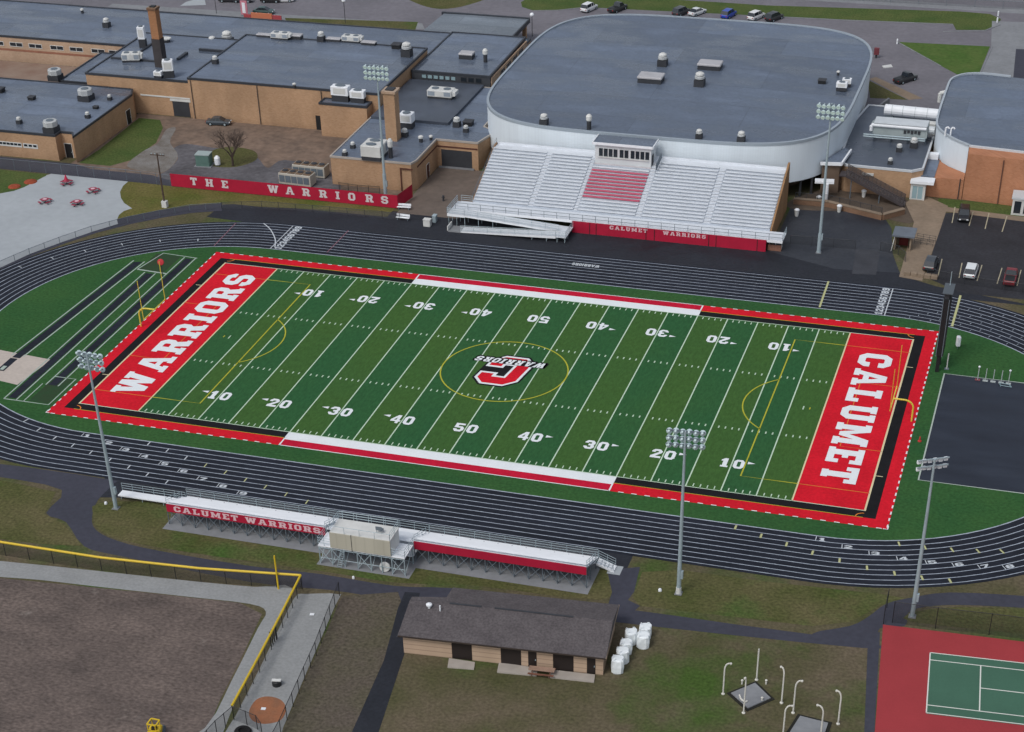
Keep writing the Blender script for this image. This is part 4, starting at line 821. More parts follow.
wl.add([(x,y,zlow(y)) for x,y in cc]+[(x,y,8.1) for x,y in cc], [(i,i+1,m_+i+1,m_+i) for i in range(m_-1)][::1]); wl.add([(56.1,82.2,2.4),(56.1,82.2,8.1),(56.25,78.95,2.2),(56.25,78.95,7.9)], [(0,2,3,1)]); wl.build('curved_wall', clad, H)
MB().prism([(56.3,79.0),(112,73.8),(112,77.1),(56.12,82.1)], 0, 7.9).build('brick_wall', org_b, H)
MB().prism([(49.4,79.0),(56.2,79.0),(56.1,82.1),(53,84.6),(51,87.2),(49.6,88)], 0, 3.38).build('lower_wall', org_b, H)
MB().prism([(49.7,88.2),(51,87.4),(56.2,82.3),(112,77.4),(112,113),(56,118.5),(51.8,117.5),(50,113)], 0, 3.38).build('base_wall', org_b, H)
el = MB(); el.bar((112,77.1,8.05),(56.1,82.15,8.05),.4,.35); el.build('coping', trim_w, H)
el = MB()
for a_, b_ in zip(cc, cc[1:]): el.bar((*a_,8.15),(*b_,8.15),.35,.3)
el.build('curved_coping', mat('slate_coping', (.36,.41,.46), .5, .4), H)
dp = MB(); dp.tube((62.2,78.25,.1),(62.2,78.25,7.6),.09,6); dp.build('downpipe', mat('rust_pipe', (.12,.06,.045), .7, .3), H)
dp = MB(); dp.tube((55.6,78.85,.1),(55.6,78.85,3.6),.08,6); dp.build('conduit', dark, H)
V1 = thing('entrance_vestibule', 'small glazed vestibule with white flat roof on the orange brick wall', 'entrance', (66.3,75.8,0))
MB().bx(64.7,74.4,0,68.0,77.7,2.7).build('wall', offw, V1); MB().bx(64.5,74.2,2.72,68.2,77.6,3.05).build('roof', trim_w, V1)
for x in (64.95,66.5): window(V1, 'y', 74.4, x, x+1.3, .25, 2.5, offw, glass_m)
# link building between the arena and the gymnasium
I_ = block('link_building', 'low brick link building with ducts on its roof between arena and gymnasium', [(35.0,79.5),(36.5,77.9),(47.6,77.7),(49.3,79.2),(49.35,108),(36,108),(34.6,98)], 4.6, tan_b, mat('link_roof', (.048,.06,.085), .45, .5, c2=(.085,.105,.14), scale=.1, rvar=.2), trim_w, lip=.15)
lv = MB(); wall_rect(lv, 'y', 77.8, 39.3, 41.3, 3.2, 3.6, .2, .2); lv.build('louvre', offw, I_)
V2 = thing('glazed_entrance', 'narrow entrance with dark roof and white fascia between link and gymnasium', 'entrance', (49.2,78.2,0))
MB().bx(47.75,77.0,0,50.2,78.7,2.9).build('wall', offw, V2); MB().bx(47.6,76.6,2.9,51.5,78.9,3.35).build('fascia', white, V2); MB().bx(47.7,79.0,3.1,51.3,86.8,3.5).build('roof', roof_m, V2); MB().bx(47.7,86.8,3.1,51.0,88.2,4.3).build('parapet', white, V2)
window(V2, 'y', 77.0, 48.0, 49.9, .15, 2.5, offw, glass_l, 2)
ST = thing('stair_tower', 'small dark roofed stair block with white edge at the corner of the arena', 'building', (34.3,78.5,0))
MB().prism([(32.7,76.4),(35.6,76.9),(36.1,82.0),(35.0,83.0),(34.0,80.0)], 0, 5.1).build('wall', mat('stair_wall', (.14,.1,.075), .85, .2, var=.15, scale=.5), ST); MB().prism([(32.5,76.1),(35.8,76.6),(36.4,83.0),(35.3,84)], 5.12, 5.3).build('roof', roof_m, ST)
MB().bar((32.4,76.0,5.2),(35.9,76.5,5.2),.3,.5).build('fascia', white, ST); MB().bar((35.9,76.5,5.2),(36.5,83.2,5.2),.3,.5).build('side_fascia', white, ST)
MB().bar((32.0,74.0,2.9),(35.2,74.4,2.9),1.4,.35).build('door_canopy', white, ST); MB().tube((34.2,73.6,0),(34.2,73.6,2.75),.28,10).build('column', white, ST)
# outdoor steel stair beside the link building
SS = thing('steel_stair', 'dark steel stair with railings running down in front of the link building', 'staircase', (42,75.6,0))
a_, b_ = Vector((37.0,75.9,3.9)), Vector((47.2,74.2,.25))
dk = mat('brown_steel', (.05,.042,.045), .55, .4, var=.2, scale=1)
for dy, nm in ((-1.1,'stringer'),(1.1,'stringer')): MB().bar(a_+Vector((0,dy,0)), b_+Vector((0,dy,0)), .12, .4).build(nm, dk, SS)
for i in range(24):
    p = a_.lerp(b_, i/23); MB().bx(p.x-.17,p.y-1.05,p.z-.03,p.x+.17,p.y+1.05,p.z+.03).build('tread', mat('tread_steel', (.085,.075,.08), .6, .4), SS)
for dy in (-1.1,1.1):
    r_ = MB()
    for h in (.25,.5,.75,1.0,1.25): r_.tube(a_+Vector((0,dy,h)), b_+Vector((0,dy,h)), .055, 6)
    for i in range(15):
        p = a_.lerp(b_, i/14)+Vector((0,dy,0)); r_.tube(p, p+Vector((0,0,1.3)), .05, 6)
    r_.m = 1; r_.quad(a_+Vector((0,dy,.1)), b_+Vector((0,dy,.1)), b_+Vector((0,dy,1.25)), a_+Vector((0,dy,1.25)))
    r_.build('railing', [dk, mesh_wire('stair_mesh', (.05,.042,.045), .45)], SS)
MB().bx(35.9,74.7,3.75,37.2,77.0,3.92).build('landing', dk, SS)
for p in ((38.0,75.0),(43,74.0)): MB().tube((*p,0),(*p,a_.lerp(b_,(p[0]-37)/10.2).z-.1),.09,8).build('post', galv_d, SS)

# ------------------------------------------------------------------ home grandstand
GS = thing('grandstand', 'big white aluminium grandstand with red centre block and red front wall', 'grandstand', (3,58,0))
NR = 17; Y0 = 53.4; TD = .73; RS = .285; X0, X1 = -22.3, 28.2
dm = mat('shaded_riser', (.4,.445,.51), .6, .35, var=.1, scale=.4)  # grey-blue deck colour carries the shadow gaps between bench rows
st = MB()
prof = [(Y0,2.0)]
for k_ in range(NR): prof += [(Y0+TD*k_, 2+RS*(k_+1)), (Y0+TD*(k_+1), 2+RS*(k_+1))]
prof += [(67.0, 2+RS*NR), (67.0, 7.6), (67.3, 7.6), (67.3, 0), (Y0, 0)]
treads = MB(); 
for k_ in range(NR):
    y, z = Y0+TD*k_, 2+RS*k_
    st.quad((X0,y,z),(X1,y,z),(X1,y,z+RS),(X0,y,z+RS))
    st.quad((X0,y,z+RS),(X1,y,z+RS),(X1,y+TD,z+RS),(X0,y+TD,z+RS))
st.build('seating_deck', dm, GS)
tp = MB(); zt = 2+RS*NR; tp.quad((X0,Y0+TD*NR,zt),(X1,Y0+TD*NR,zt),(X1,67.6,zt),(X0,67.6,zt)); tp.bx(X0,67.6,zt-.5,X1,67.75,zt+.35); tp.build('top_deck', alum, GS)
SECT = [(-22.2,-12.65),(-11.65,-4.8),(6.85,17.15),(18.4,28.1)]
sr = mat('bench_red', (.5,.1,.16), .45, .35, var=.08, scale=.6)
for k_ in range(NR):
    y, z = Y0+TD*k_, 2+RS*(k_+1)
    for a, b in SECT: MB().bx(a,y+.12,z+.10,b,y+.64,z+.2).build('bench', alum, GS)
    if k_ < 14:
        red = 4 <= k_ <= 12
        MB().bx(-4.0,y+.12,z+.10,5.75,y+.64,z+.2).build('bench', sr if red else alum, GS, **({'label': 'red bench row in the centre block'} if red else {}))
# aisle steps
for a, b in ((-12.6,-11.7),(-4.7,-4.1),(5.85,6.75),(17.25,18.3)):
    s_ = MB()
    for k_ in range(NR):
        y, z = Y0+TD*k_, 2+RS*(k_+1); s_.bx(a,y+.02,z-.02,b,y+.56,z+.06)
        if k_: s_.bx(a,y-.2,z-.16,b,y-.0,z-.1)
    s_.build('aisle_steps', alum, GS)
wk = MB(); wk.bx(-24.3,50.0,1.75,30.9,53.4,2.0); wk.build('walkway', alum, GS)
sk = MB(); sk.bx(28.4,49.93,1.6,30.9,50.0,2.02); sk.build('walkway_edge', white, GS)
sk = MB(); sk.bx(-24.3,49.93,1.6,-4.0,50.0,2.02); sk.build('walkway_edge', white, GS)
# front wall with lettering
fw_ = MB(); fw_.bx(-3.9,49.78,0,28.3,49.92,1.93); FWALL = fw_.build('front_wall', red_v, GS)
ltt = MB(); text(ltt, 'CALUMET', (2.5,49.76,1.2), (1,0,0), (0,0,1), .62, width=6.3, gap=2); text(ltt, 'WARRIORS', (11.4,49.76,1.2), (1,0,0), (0,0,1), .62, width=7.1, gap=2)
ltt.build('lettering', pink_l, FWALL)
gp = MB()
for x in (-.9,.2,8.6,10.0,19.0,20.2,26.9): gp.bx(x-.05,49.74,0,x+.05,49.8,1.9)
gp.build('panel_joint', black, FWALL)
def rail(parent, pts, h=1.05, mat_=galv, step=1.8, rails=(.35,.7,1.05), r=.03, panel=None, name='railing'):
    m = MB()
    for a, b in zip(pts, pts[1:]):
        a, b = Vector(a), Vector(b); L_ = (b-a).length; k_ = max(1, round(L_/step))
        for i in range(k_+1):
            p = a.lerp(b, i/k_); m.tube(p, p+Vector((0,0,h)), r, 5)
        for q in rails: m.tube(a+Vector((0,0,q)), b+Vector((0,0,q)), r, 5)
        if panel: m.m = 1; m.quad(a+Vector((0,0,.06)), b+Vector((0,0,.06)), b+Vector((0,0,h)), a+Vector((0,0,h))); m.m = 0
    return m.build(name, [mat_, panel] if panel else mat_, parent)
pan = mesh_wire('railing_mesh', (.5,.54,.58), .7)
rail(GS, [(-24.2,49.97,2.0),(30.9,49.97,2.0)], mat_=galv_d, r=.04, step=2.2, rails=(.5,1.05))
rail(GS, [(-24.3,53.3,2.0),(X0,53.3,2.0)]); rail(GS, [(30.9,49.97,2.0),(30.9,53.3,2.0)])
rail(GS, [(X0-.05,Y0,2.2),(X0-.05,67.4,zt+.1)], rails=(.5,1.05), name='side_railing', mat_=galv_d)
# brick end walls
for x, nm in ((X1+.02,'end_wall'),(X0-.32,'end_wall')):
    e = MB(); dz = .15 if nm == 'end_wall' and x > 0 else -.3; pf = [(Y0,0),(67.8,0),(67.8,zt+(1.2 if x > 0 else .2)),(66.9,zt+(1.2 if x > 0 else .2)),(Y0,2.0+dz)]
    e.add([(x,y,z) for y,z in pf]+[(x+.3,y,z) for y,z in pf], [tuple(range(4,-1,-1)),tuple(range(5,10))]+[(i,(i+1)%5,5+(i+1)%5,5+i) for i in range(5)]); e.build(nm, brick('stand_brick', (.3,.17,.085), (.26,.145,.07), (.28,.2,.12)) if 'stand_brick' not in MATS else MATS['stand_brick'], GS)
# ramp: outer run up to the right, inner run back up to the walkway
rmp = MB(); rmp.add([(-21.8,45.2,.15),(-5.4,45.2,1.0),(-5.4,47.3,1.0),(-21.8,47.3,.15)], [(0,1,2,3)]); rmp.bx(-5.4,45.2,.85,-3.7,49.7,1.0)
rmp.add([(-5.4,47.6,1.0),(-21.8,47.6,2.0),(-21.8,49.75,2.0),(-5.4,49.75,1.0)], [(0,3,2,1)]); rmp.bx(-24.9,47.6,1.8,-21.8,49.9,2.0); rmp.bx(-24.9,49.9,1.8,-24.33,53.2,2.0)
rmp.build('ramp', alum, GS)
sd = MB()
for y, x0, z0, x1, z1 in ((45.2,-21.8,.15,-5.4,1.0),(47.6,-21.8,2.0,-5.4,1.0)):
    sd.quad((x0,y-.02,z0-.3 if z0>.3 else 0),(x1,y-.02,z1-.35),(x1,y-.02,z1+.06),(x0,y-.02,z0+.06))
sd.quad((-24.9,47.58,1.6),(-21.8,47.58,1.6),(-21.8,47.58,2.06),(-24.9,47.58,2.06)); sd.build('ramp_fascia', white, GS)
rail(GS, [(-21.8,45.2,.15),(-5.4,45.2,1.0),(-3.7,45.2,1.0),(-3.7,49.6,1.0)], panel=pan, step=2.2); rail(GS, [(-5.5,47.5,1.0),(-21.8,47.5,2.0),(-24.9,47.6,2.0),(-24.9,53.2,2.0)], panel=pan, step=2.2)
for x, z in ((-7,.8),(-9.5,.68),(-5.2,.85),(-3.9,.85)):
    for y in (45.3,47.2): MB().tube((x,y,0),(x,y,z),.05,6).build('ramp_leg', galv, GS)
    MB().tube((x,45.3,.02),(x,47.2,z),.03,5).build('ramp_brace', galv, GS)
for x in (-24.7,-23.3,-21.9,-19.5,-17):
    for y in (47.8,49.6): MB().tube((x,y,0),(x,y,1.75),.05,6).build('ramp_leg', galv, GS)
MB().bx(-23.9,45.0,0,-21.8,47.4,.16).build('ramp_pad', conc_grey, GS)
MB().bx(-24.1,45.1,.16,-23.95,47.3,.9).build('ramp_sign', offw, GS)
# under-stand clutter at the right end
CB = thing('equipment_rack', 'rusty brown rack of equipment under the right end of the grandstand walkway', 'rack', (29.6,50.9,0))
MB().bx(28.5,50.5,.02,30.7,50.6,1.0).build('frame', mat('rust', (.2,.1,.07), .8, .2, var=.3, scale=2), CB)
for x in (28.6,29.6,30.6): MB().tube((x,51.4,0),(x,51.4,1.2),.06,6).build('post', offw, CB)
MB().bx(28.5,50.62,.5,30.7,51.5,.6).build('shelf', offw, CB)

# press box on top of the stand
PB = thing('press_box', 'white press box with a row of dark windows at the top of the grandstand', 'press box', (1,65.8,6))
MB().bx(-3.9,64.1,5.6,5.8,67.5,9.75).build('wall', clad_p, PB)
MB().bx(-4.15,63.85,9.77,6.05,67.7,10.0).build('roof', roof_m, PB)
e = MB(); e.bx(-4.2,63.7,9.72,6.1,63.84,10.12); e.bx(-4.3,63.7,9.72,-4.16,67.7,10.12); e.bx(6.06,63.7,9.72,6.2,67.7,10.12); e.build('roof_edge', white, PB)
x = -3.2
for g_ in range(3):
    for i in range((4,2,4)[g_]):
        window(PB, 'y', 64.1, x, x+.66, 7.75, 9.05, dark, glass_m, 1, .05); x += .84
    x += .22
sl = MB(); sl.bx(-3.4,63.9,7.55,5.4,64.06,7.66); sl.build('sill', offw, PB)
bb = MB(); bb.bx(-3.95,64.0,5.6,5.85,64.08,6.5); bb.build('lower_panel', mat('pale_pink_panel', (.5,.47,.49), .6, .3, var=.05, scale=.5), PB)
sdr = MB(); sdr.bx(5.82,64.6,6.3,5.9,65.6,8.3); sdr.build('door', dark, PB)
PS = thing('open_gate', 'narrow dark gate panel standing open right of the press box', 'gate', (7.1,64,6))
MB().bar((6.9,63.2,6.9),(7.2,65.6,8.2),.08,1.0).build('leaf', galv_d, PS); MB().tube((6.9,63.1,6),(6.9,63.1,8),.05,6).build('post', galv_d, PS)
# ------------------------------------------------------------------ visitor bleachers
def bleacher(label, x0, x1, letters):
    t = thing('bleacher', label, 'bleacher', ((x0+x1)/2,-48,0), 'visitor bleachers')
    MB().rect(x0-.4,-51.3,x1+.5,-44.6,zl(5)).build('pad', conc_grey, t)
    NB = 5; yb = -45.9; d = .82
    MB().bx(x0,-45.95,.85,x1,-44.7,1.0).build('walkway', white, t)
    for k_ in range(NB):
        y = yb-d*k_; z = 1.0+.36*(k_+1)
        MB().bx(x0,y-d,z-.06,x1,y-.02,z).build('foot_plank', alum, t)
        MB().bx(x0,y-.62,z+.3,x1,y-.2,z+.36).build('bench', white, t)
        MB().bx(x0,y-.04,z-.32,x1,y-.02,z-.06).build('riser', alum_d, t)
    yk = yb-d*NB
    ban = MB(); ban.bx(x0-.02,yk-.12,1.9,x1+.02,yk-.06,3.0); bn = ban.build('banner', red_v, t)
    if letters:
        lt = MB(); text(lt, letters, (x0+1.0,yk-.14,2.08), (1,0,0), (0,0,1), .78, width=(x1-x0)-1.6, gap=1.5); lt.build('lettering', pink_l, bn)
    br = MB(); br.bx(x0,yk-.05,3.0,x1,yk-.0,3.08); br.build('back_rail', alum, t)
    k_ = max(2, round((x1-x0)/1.83)); 
    for i in range(k_+1):
        x = x0+(x1-x0)*i/k_; f = MB()
        f.tube((x,yk-.05,.03),(x,yk-.05,3.0),.06,6); f.tube((x,-48.2,.03),(x,-48.2,2.0),.05,5); f.tube((x,-45.8,.03),(x,-45.8,.95),.05,5)
        f.bar((x,-44.8,.9),(x,yk,2.75),.06,.12); f.bar((x,yk-.05,.1),(x,yk-.05,.16),.1,.05)
        f.tube((x,yk-.05,.1),(x,-48.2,1.7),.04,5); f.tube((x,yk-.05,2.2),(x,-48.2,.15),.04,5)
        if i < k_: 
            xn = x0+(x1-x0)*(i+1)/k_
            f.tube((x,yk,.15),(xn,yk,2.2),.045,5); f.tube((xn,yk,.15),(x,yk,2.2),.045,5)
        f.build('support_frame', galv_d, t)  # darker steel puts the shade under the seats into the frame colour
    rail(t, [(x0,-44.72,1.0),(x1,-44.72,1.0)], panel=mesh_wire('rail_mesh', (.3,.33,.36), .8), step=2.0)
    for x in (x0,x1): rail(t, [(x,-45.95,1.36),(x,yk,2.8)], step=1.4, rails=(.35,.7,1.0))
    return t
BL = bleacher('visitor bleacher with CALUMET WARRIORS lettered on its red back banner', -28.3, -7.0, 'CALUMET WARRIORS')
sd = MB(); sd.bx(-37.3,-46.4,.55,-28.35,-45.1,.7); sd.build('access_ramp', white, BL)
rail(BL, [(-37.3,-45.12,.7),(-28.3,-45.12,.7)], step=1.6)
for x in (-37,-34,-31):
    for y in (-46.2,-45.2): MB().tube((x,y,0),(x,y,.55),.05,6).build('ramp_leg', galv, BL)
BR = bleacher('visitor bleacher with plain red back banner and end steps, nearer the brown roofed building', 4.5, 25.9, None)
stp = MB()
for i in range(5): stp.bx(26.0+.42*i,-45.9,.78-.17*i,26.5+.42*i,-44.8,.84-.17*i)
stp.bar((26,-45.95,.8),(28.2,-45.95,.05),.06,.25); stp.bar((26,-44.75,.8),(28.2,-44.75,.05),.06,.25); stp.build('end_steps', white, BR)
rail(BR, [(26,-44.75,.9),(28.1,-44.75,.1)], step=1.0); rail(BR, [(26,-45.95,.9),(28.1,-45.95,.1)], step=1.0)
MB().rect(27.4,-46.4,29.0,-44.5,zl(5)).build('step_pad', conc, BR)
# press platform between them
PP = thing('press_platform', 'raised press platform with beige back panel on a galvanised frame between visitor bleachers', 'press platform', (-1,-51,0))
MB().poly([(-6.9,-53.7),(5.0,-53.7),(5.0,-45),(-6.9,-45)], zl(4)).build('pad', conc_grey, PP)
dk_ = MB(); dk_.bx(-6.6,-53.4,2.5,4.5,-50.4,2.65); dk_.build('lower_deck', white, PP)
MB().bx(-6.9,-50.4,.9,4.4,-44.7,1.0).build('walkway', white, PP)
for k_ in range(5): MB().bx(-6.9,-46.72-.82*k_,1.3+.36*k_,4.4,-45.92-.82*k_,1.36+.36*k_).build('foot_plank', alum, PP)
tan_p = mat('beige_floor', (.56,.57,.56), .8, .2, var=.08, scale=.6)
bk = MB(); bk.bx(-4.9,-53.5,2.66,-2.15,-53.4,4.75); bk.bx(-2.1,-53.5,2.66,2.8,-53.4,4.75); bk.build('back_panel', board, PP)
MB().bx(-2.16,-53.52,2.5,-2.09,-53.38,4.8).build('panel_joint', dark, PP)
MB().bx(-4.9,-53.39,2.66,-4.82,-50.5,4.69).build('side_panel', tan_p, PP); MB().bx(2.72,-53.39,2.66,2.8,-50.5,4.69).build('side_panel', tan_p, PP)
up = MB(); up.bx(-4.9,-53.4,4.7,2.8,-50.3,4.8); up.build('upper_deck', tan_p, PP)
rail(PP, [(-4.9,-53.45,4.8),(-4.9,-50.3,4.8),(2.8,-50.3,4.8),(2.8,-53.45,4.8)], step=1.9); rail(PP, [(-4.9,-53.45,4.8),(2.8,-53.45,4.8)], h=.9, rails=(.9,), step=1.9)
rail(PP, [(-6.6,-53.35,2.65),(-4.95,-53.35,2.65)], step=.8); rail(PP, [(2.85,-53.35,2.65),(4.5,-53.35,2.65),(4.5,-50.4,2.65)], step=1.4); rail(PP, [(-6.6,-53.35,2.65),(-6.6,-50.4,2.65)], step=1.4)
rail(PP, [(-6.95,-44.72,1.0),(4.45,-44.72,1.0)], step=2.0)
for x in (-6.5,-4.9,-3.3,-1.6,.1,1.5,2.8,4.4):
    f = MB()
    for y in (-53.3,-50.5): f.tube((x,y,.02),(x,y,2.5),.075,6)
    f.tube((x,-53.3,.2),(x,-50.5,2.3),.045,5); f.tube((x,-50.5,.2),(x,-53.3,2.3),.045,5); f.build('support_frame', galv, PP)
f = MB()
for a_, b_ in ((-6.5,-4.9),(-4.9,-3.3),(-1.6,.1),(2.8,4.4)):
    f.tube((a_,-53.32,.2),(b_,-53.32,2.3),.045,5); f.tube((b_,-53.32,.2),(a_,-53.32,2.3),.045,5)
for z in (.9,2.3): f.tube((-6.5,-53.3,z),(4.4,-53.3,z),.045,5)
f.build('cross_brace', galv, PP)
ld = MB(); ld.bar((-4.2,-53.6,0.05),(-3.6,-53.5,2.5),.06,.1); ld.bar((-3.7,-53.6,.05),(-3.1,-53.5,2.5),.06,.1)
for i in range(8): 
    q_ = i/8+.06; ld.tube((-4.2+.6*q_,-53.6,2.5*q_),(-3.7+.6*q_,-53.6,2.5*q_),.03,5)
ld.build('ladder', galv, PP)
RD = MB().lathe((1.7,-53.0,.7), [(.1,-.06),(.62,-.03),(.65,0),(.62,.05),(.1,.08)], 16, (.2,-1,.25)).build('round_lid', offw, None, at=(1.7,-53.0,.05)); tag(RD, 'round pale disc leaning under the press platform', 'lid')
CHR = thing('folding_chair', 'dark folding chair frame on the upper deck of the press platform', 'chair', (1.0,-51.9,4.8))
c_ = MB(); c_.bx(.6,-52.2,5.2,1.4,-51.6,5.25); c_.build('seat', galv_d, CHR)
c_ = MB(); c_.bx(.6,-52.25,5.3,1.4,-52.2,5.75); c_.build('backrest', galv_d, CHR)
for a_ in (.65,1.35):
    for b_ in (-52.15,-51.65): MB().tube((a_,b_,4.8),(a_,b_,5.2),.03,5).build('leg', galv_d, CHR)

# ------------------------------------------------------------------ floodlight poles
lens_m = mat('lamp_lens', (.72,.9,.84), .25, .5)
house_m = mat('lamp_housing', (.52,.64,.67), .4, .5)
def lamp_mesh():
    m = MB(); m.lathe((0,0,0), [(.10,-.62),(.16,-.5),(.17,-.32),(.28,-.2),(.42,-.02),(.44,.05)], 12, (0,1,0)); return m
def floodlight_pole(label, x, y, h, face, rows=3, per=6, boxy=False, base=None, tilt=-.5):
    t = thing('floodlight_pole', label, 'floodlight', (x,y,0), 'stadium floodlight poles')
    MB().tube((x,y,0),(x,y,h),.27,12,.12).build('pole', galv, t)
    if base: MB().tube((x,y,0),(x,y,base),.33,12,.31).build('sleeve', offw if base < 1 else galv, t)
    MB().bx(x-.42,y-.42,0,x+.42,y+.42,.1).build('footing', conc_grey, t)
    bx_ = MB(); bx_.obox((x+.32,y,2.2),.25,.4,1.0); bx_.build('control_box', galv, t)
    d = Vector((math.cos(face), math.sin(face), 0)); u = Vector((-d.y, d.x, 0)); top = Vector((x,y,h))
    for r_ in range(rows):
        z = h-.15-r_*.86; c0 = Vector((x,y,z))+d*.25
        SPC = .6 if boxy else .74; w = (per-1)*SPC/2
        arm = MB().bar(c0-u*(w+.25), c0+u*(w+.25), .14, .14).build('crossarm', galv_d if not boxy else galv, t)
        for i in range(per):
            if per == 5 and r_ == 2 and i == 4: pass
            p = c0+u*((i-(per-1)/2)*SPC)+d*.28+Vector((0,0,-.28 if i % 2 else -.22))
            ax = (d+Vector((0,0,tilt))).normalized(); m = MB()
            if boxy:
                m.obox((0,0,-.22),.46,.3,.36,math.atan2(d.y,d.x)+PI/2,.04); m.v = [tuple(Vector(v)+p) for v in m.v]; m.build('floodlight', white, t)
            else:
                m.lathe(p, [(.10,-.62),(.16,-.5),(.17,-.32),(.28,-.2),(.36,-.02),(.37,.04)], 10, ax)
                m.tube(p-ax*.3, c0+u*((i-(per-1)/2)*SPC), .04, 5)
                L_ = m.build('floodlight', house_m, t, smooth=False)
                MB().lathe(p+ax*.045, [(.33,0),(.3,.02)], 10, ax).build('lens', lens_m, L_)
    return t
NPL = [('floodlight pole beside the left end of the visitor bleacher ramp',-36.63,-48.4,21.6,math.radians(86),3,5,False,None),
       ('floodlight pole on the lawn right of the bleacher end steps',36.59,-48.25,21.5,math.radians(94),3,6,False,.9),
       ('floodlight pole with white box lamps near the tennis court corner',63.32,-45.79,20.6,math.radians(118),2,6,True,None),
       ('floodlight pole on the dark pavement right of the grandstand',36.56,51.56,23.9,math.radians(268),3,6,False,3.2),
       ('floodlight pole behind the red banner in front of the brick wing',-39.01,55.9,22.8,math.radians(273),3,6,False,4.4)]
for a in NPL: floodlight_pole(*a)

# ------------------------------------------------------------------ goal posts and scoreboard
def goal_post(label, s):
    t = thing('goal_post', label, 'goal post', (s*57.6,0,0), 'football goal posts')
    yw = mat('goal_yellow', (.62,.5,.06), .45, .4)
    cx = s*EL; zb = 3.05
    MB().tube((s*57.6,0,0),(s*57.6,0,2.0),.12,10).build('base_post', yw, t)
    pts = [(s*57.6,0,2.0)]+[(s*(57.6-2.1*(1-math.cos(a))/1.0*.62),0,2.0+1.05*math.sin(a)) for a in [PI/2*i/6 for i in range(1,7)]]+[(cx,0,zb)]
    MB().path(pts, .12, 10).build('gooseneck', yw, t)
    MB().tube((cx,-3.56,zb),(cx,3.56,zb),.09,8).build('crossbar', yw, t)
    for e_ in (-1,1): MB().tube((cx,e_*3.56,zb-.05),(cx,e_*3.56,zb+6.1),.06,8).build('upright', yw if s < 0 else mat('goal_orange', (.62,.3,.04), .45, .4), t)
    return t
goal_post('yellow goal post at the WARRIORS end zone', -1); goal_post('yellow goal post at the CALUMET end zone', 1)
SB = thing('scoreboard', 'tall black scoreboard seen edge-on at the corner of the red end zone', 'scoreboard', (59.25,16.4,0))
th_ = .9
sbp = lambda y0,y1,z0,z1,x0=58.8,x1=59.8: MB().bx(x0,y0,z0,x1,y1,z1)
sbp(14.9,18.0,2.6,11.0).build('cabinet', black, SB)
for y in (15.3,17.6): sbp(y-.2,y+.2,0,2.6,59.0,59.5).build('post', black, SB)
pn = MB(); pn.bx(58.78,15.1,3.2,58.845,17.8,7.2); pn.build('display_panel', mat('score_panel', (.02,.02,.022), .3, .5), SB)
sgn = MB(); sgn.bx(58.78,15.1,7.5,58.845,17.8,10.8); sg_ = sgn.build('sponsor_panel', dark, SB)
sbp(15.1,17.8,11.02,11.9,58.95,59.55).build('header_sign', dark, SB)
sbp(14.7,18.2,11.92,12.02,58.6,60.0).build('top_shelf', mat('shelf_grey', (.075,.09,.105), .5, .4), SB)
tr_ = MB(); tr_.bx(58.8,14.8,2.5,58.9,14.88,11.1); tr_.bx(59.6,14.8,2.5,59.7,14.88,11.1); tr_.build('trim', galv_d, SB)
MB().tube((59.3,17.6,12.0),(59.3,17.6,14.0),.06,6).build('lightning_rod', galv, SB)
SP = thing('padded_post_cover', 'white cover hanging on a short post right behind the scoreboard', 'post cover', (61.3,23.2,0))
MB().obox((61.3,23.2,.5),.55,.75,1.4,.3,.08).build('cover', white, SP); MB().tube((61.3,23.2,0),(61.3,23.2,.55),.06,6).build('post', galv_d, SP)
PV = thing('vault_standard', 'short white upright post beside the scoreboard foot', 'post', (60.5,16.4,0)); MB().tube((60.5,16.4,.03),(60.5,16.4,2.4),.09,8).build('post', offw, PV); MB().bx(60.2,16.1,.03,60.8,16.7,.09).build('foot', galv_d, PV)

# high jump equipment row
hurm = mat('standard_grey', (.36,.4,.4), .5, .4)
xs = [65.0,66.05,67.1,68.2,69.2]
labs = ['high jump standard with round white top at the left end of the row','slim grey high jump standard second from the left in the row','slim grey high jump standard in the middle of the row of five','slim grey high jump standard fourth in the row beside the blue frame','high jump standard with round white top at the right end of the row']
for i, x in enumerate(xs):
    y = 14.15-.02*i
    t = thing('jump_standard', labs[i], 'standard', (x,y,0), 'jump standards in a row')
    MB().tube((x,y,.04),(x,y,1.9),.06,6).build('post', hurm, t); MB().bx(x-.35,y-.25,.03,x+.35,y+.25,.09).build('foot', hurm if i else mat('foot_red', (.2,.06,.07), .6, .3), t)
    if i in (0,4): MB().lathe((x,y,1.9), [(.05,0),(.16,.08),(.16,.2),(.05,.28)], 10).build('top', white, t)
HF = thing('low_frame', 'pale blue low steel frame on the ground beside the jump standards', 'frame', (68.8,13.4,0)); m_ = MB()
for a_, b_ in (((68.0,13.6),(69.4,13.4)),((68.2,12.9),(69.7,12.7)),((68.0,13.6),(68.2,12.9)),((69.4,13.4),(69.7,12.7))): m_.tube((*a_,.25),(*b_,.25),.05,6); m_.tube((*a_,.03),(*a_,.25),.05,6)
m_.build('tube_frame', mat('frame_blue', (.2,.3,.34), .5, .4), HF)
PLN = thing('red_marker', 'small red padded marker near the right edge of the end zone border', 'marker', (59.3,-5.2,0)); MB().lathe((59.3,-5.2,.02), [(.26,0),(.26,.08),(.12,.16),(.1,.6),(.04,.68)], 10).build('cone', mat('marker_red', (.45,.03,.03), .6, .3), PLN)
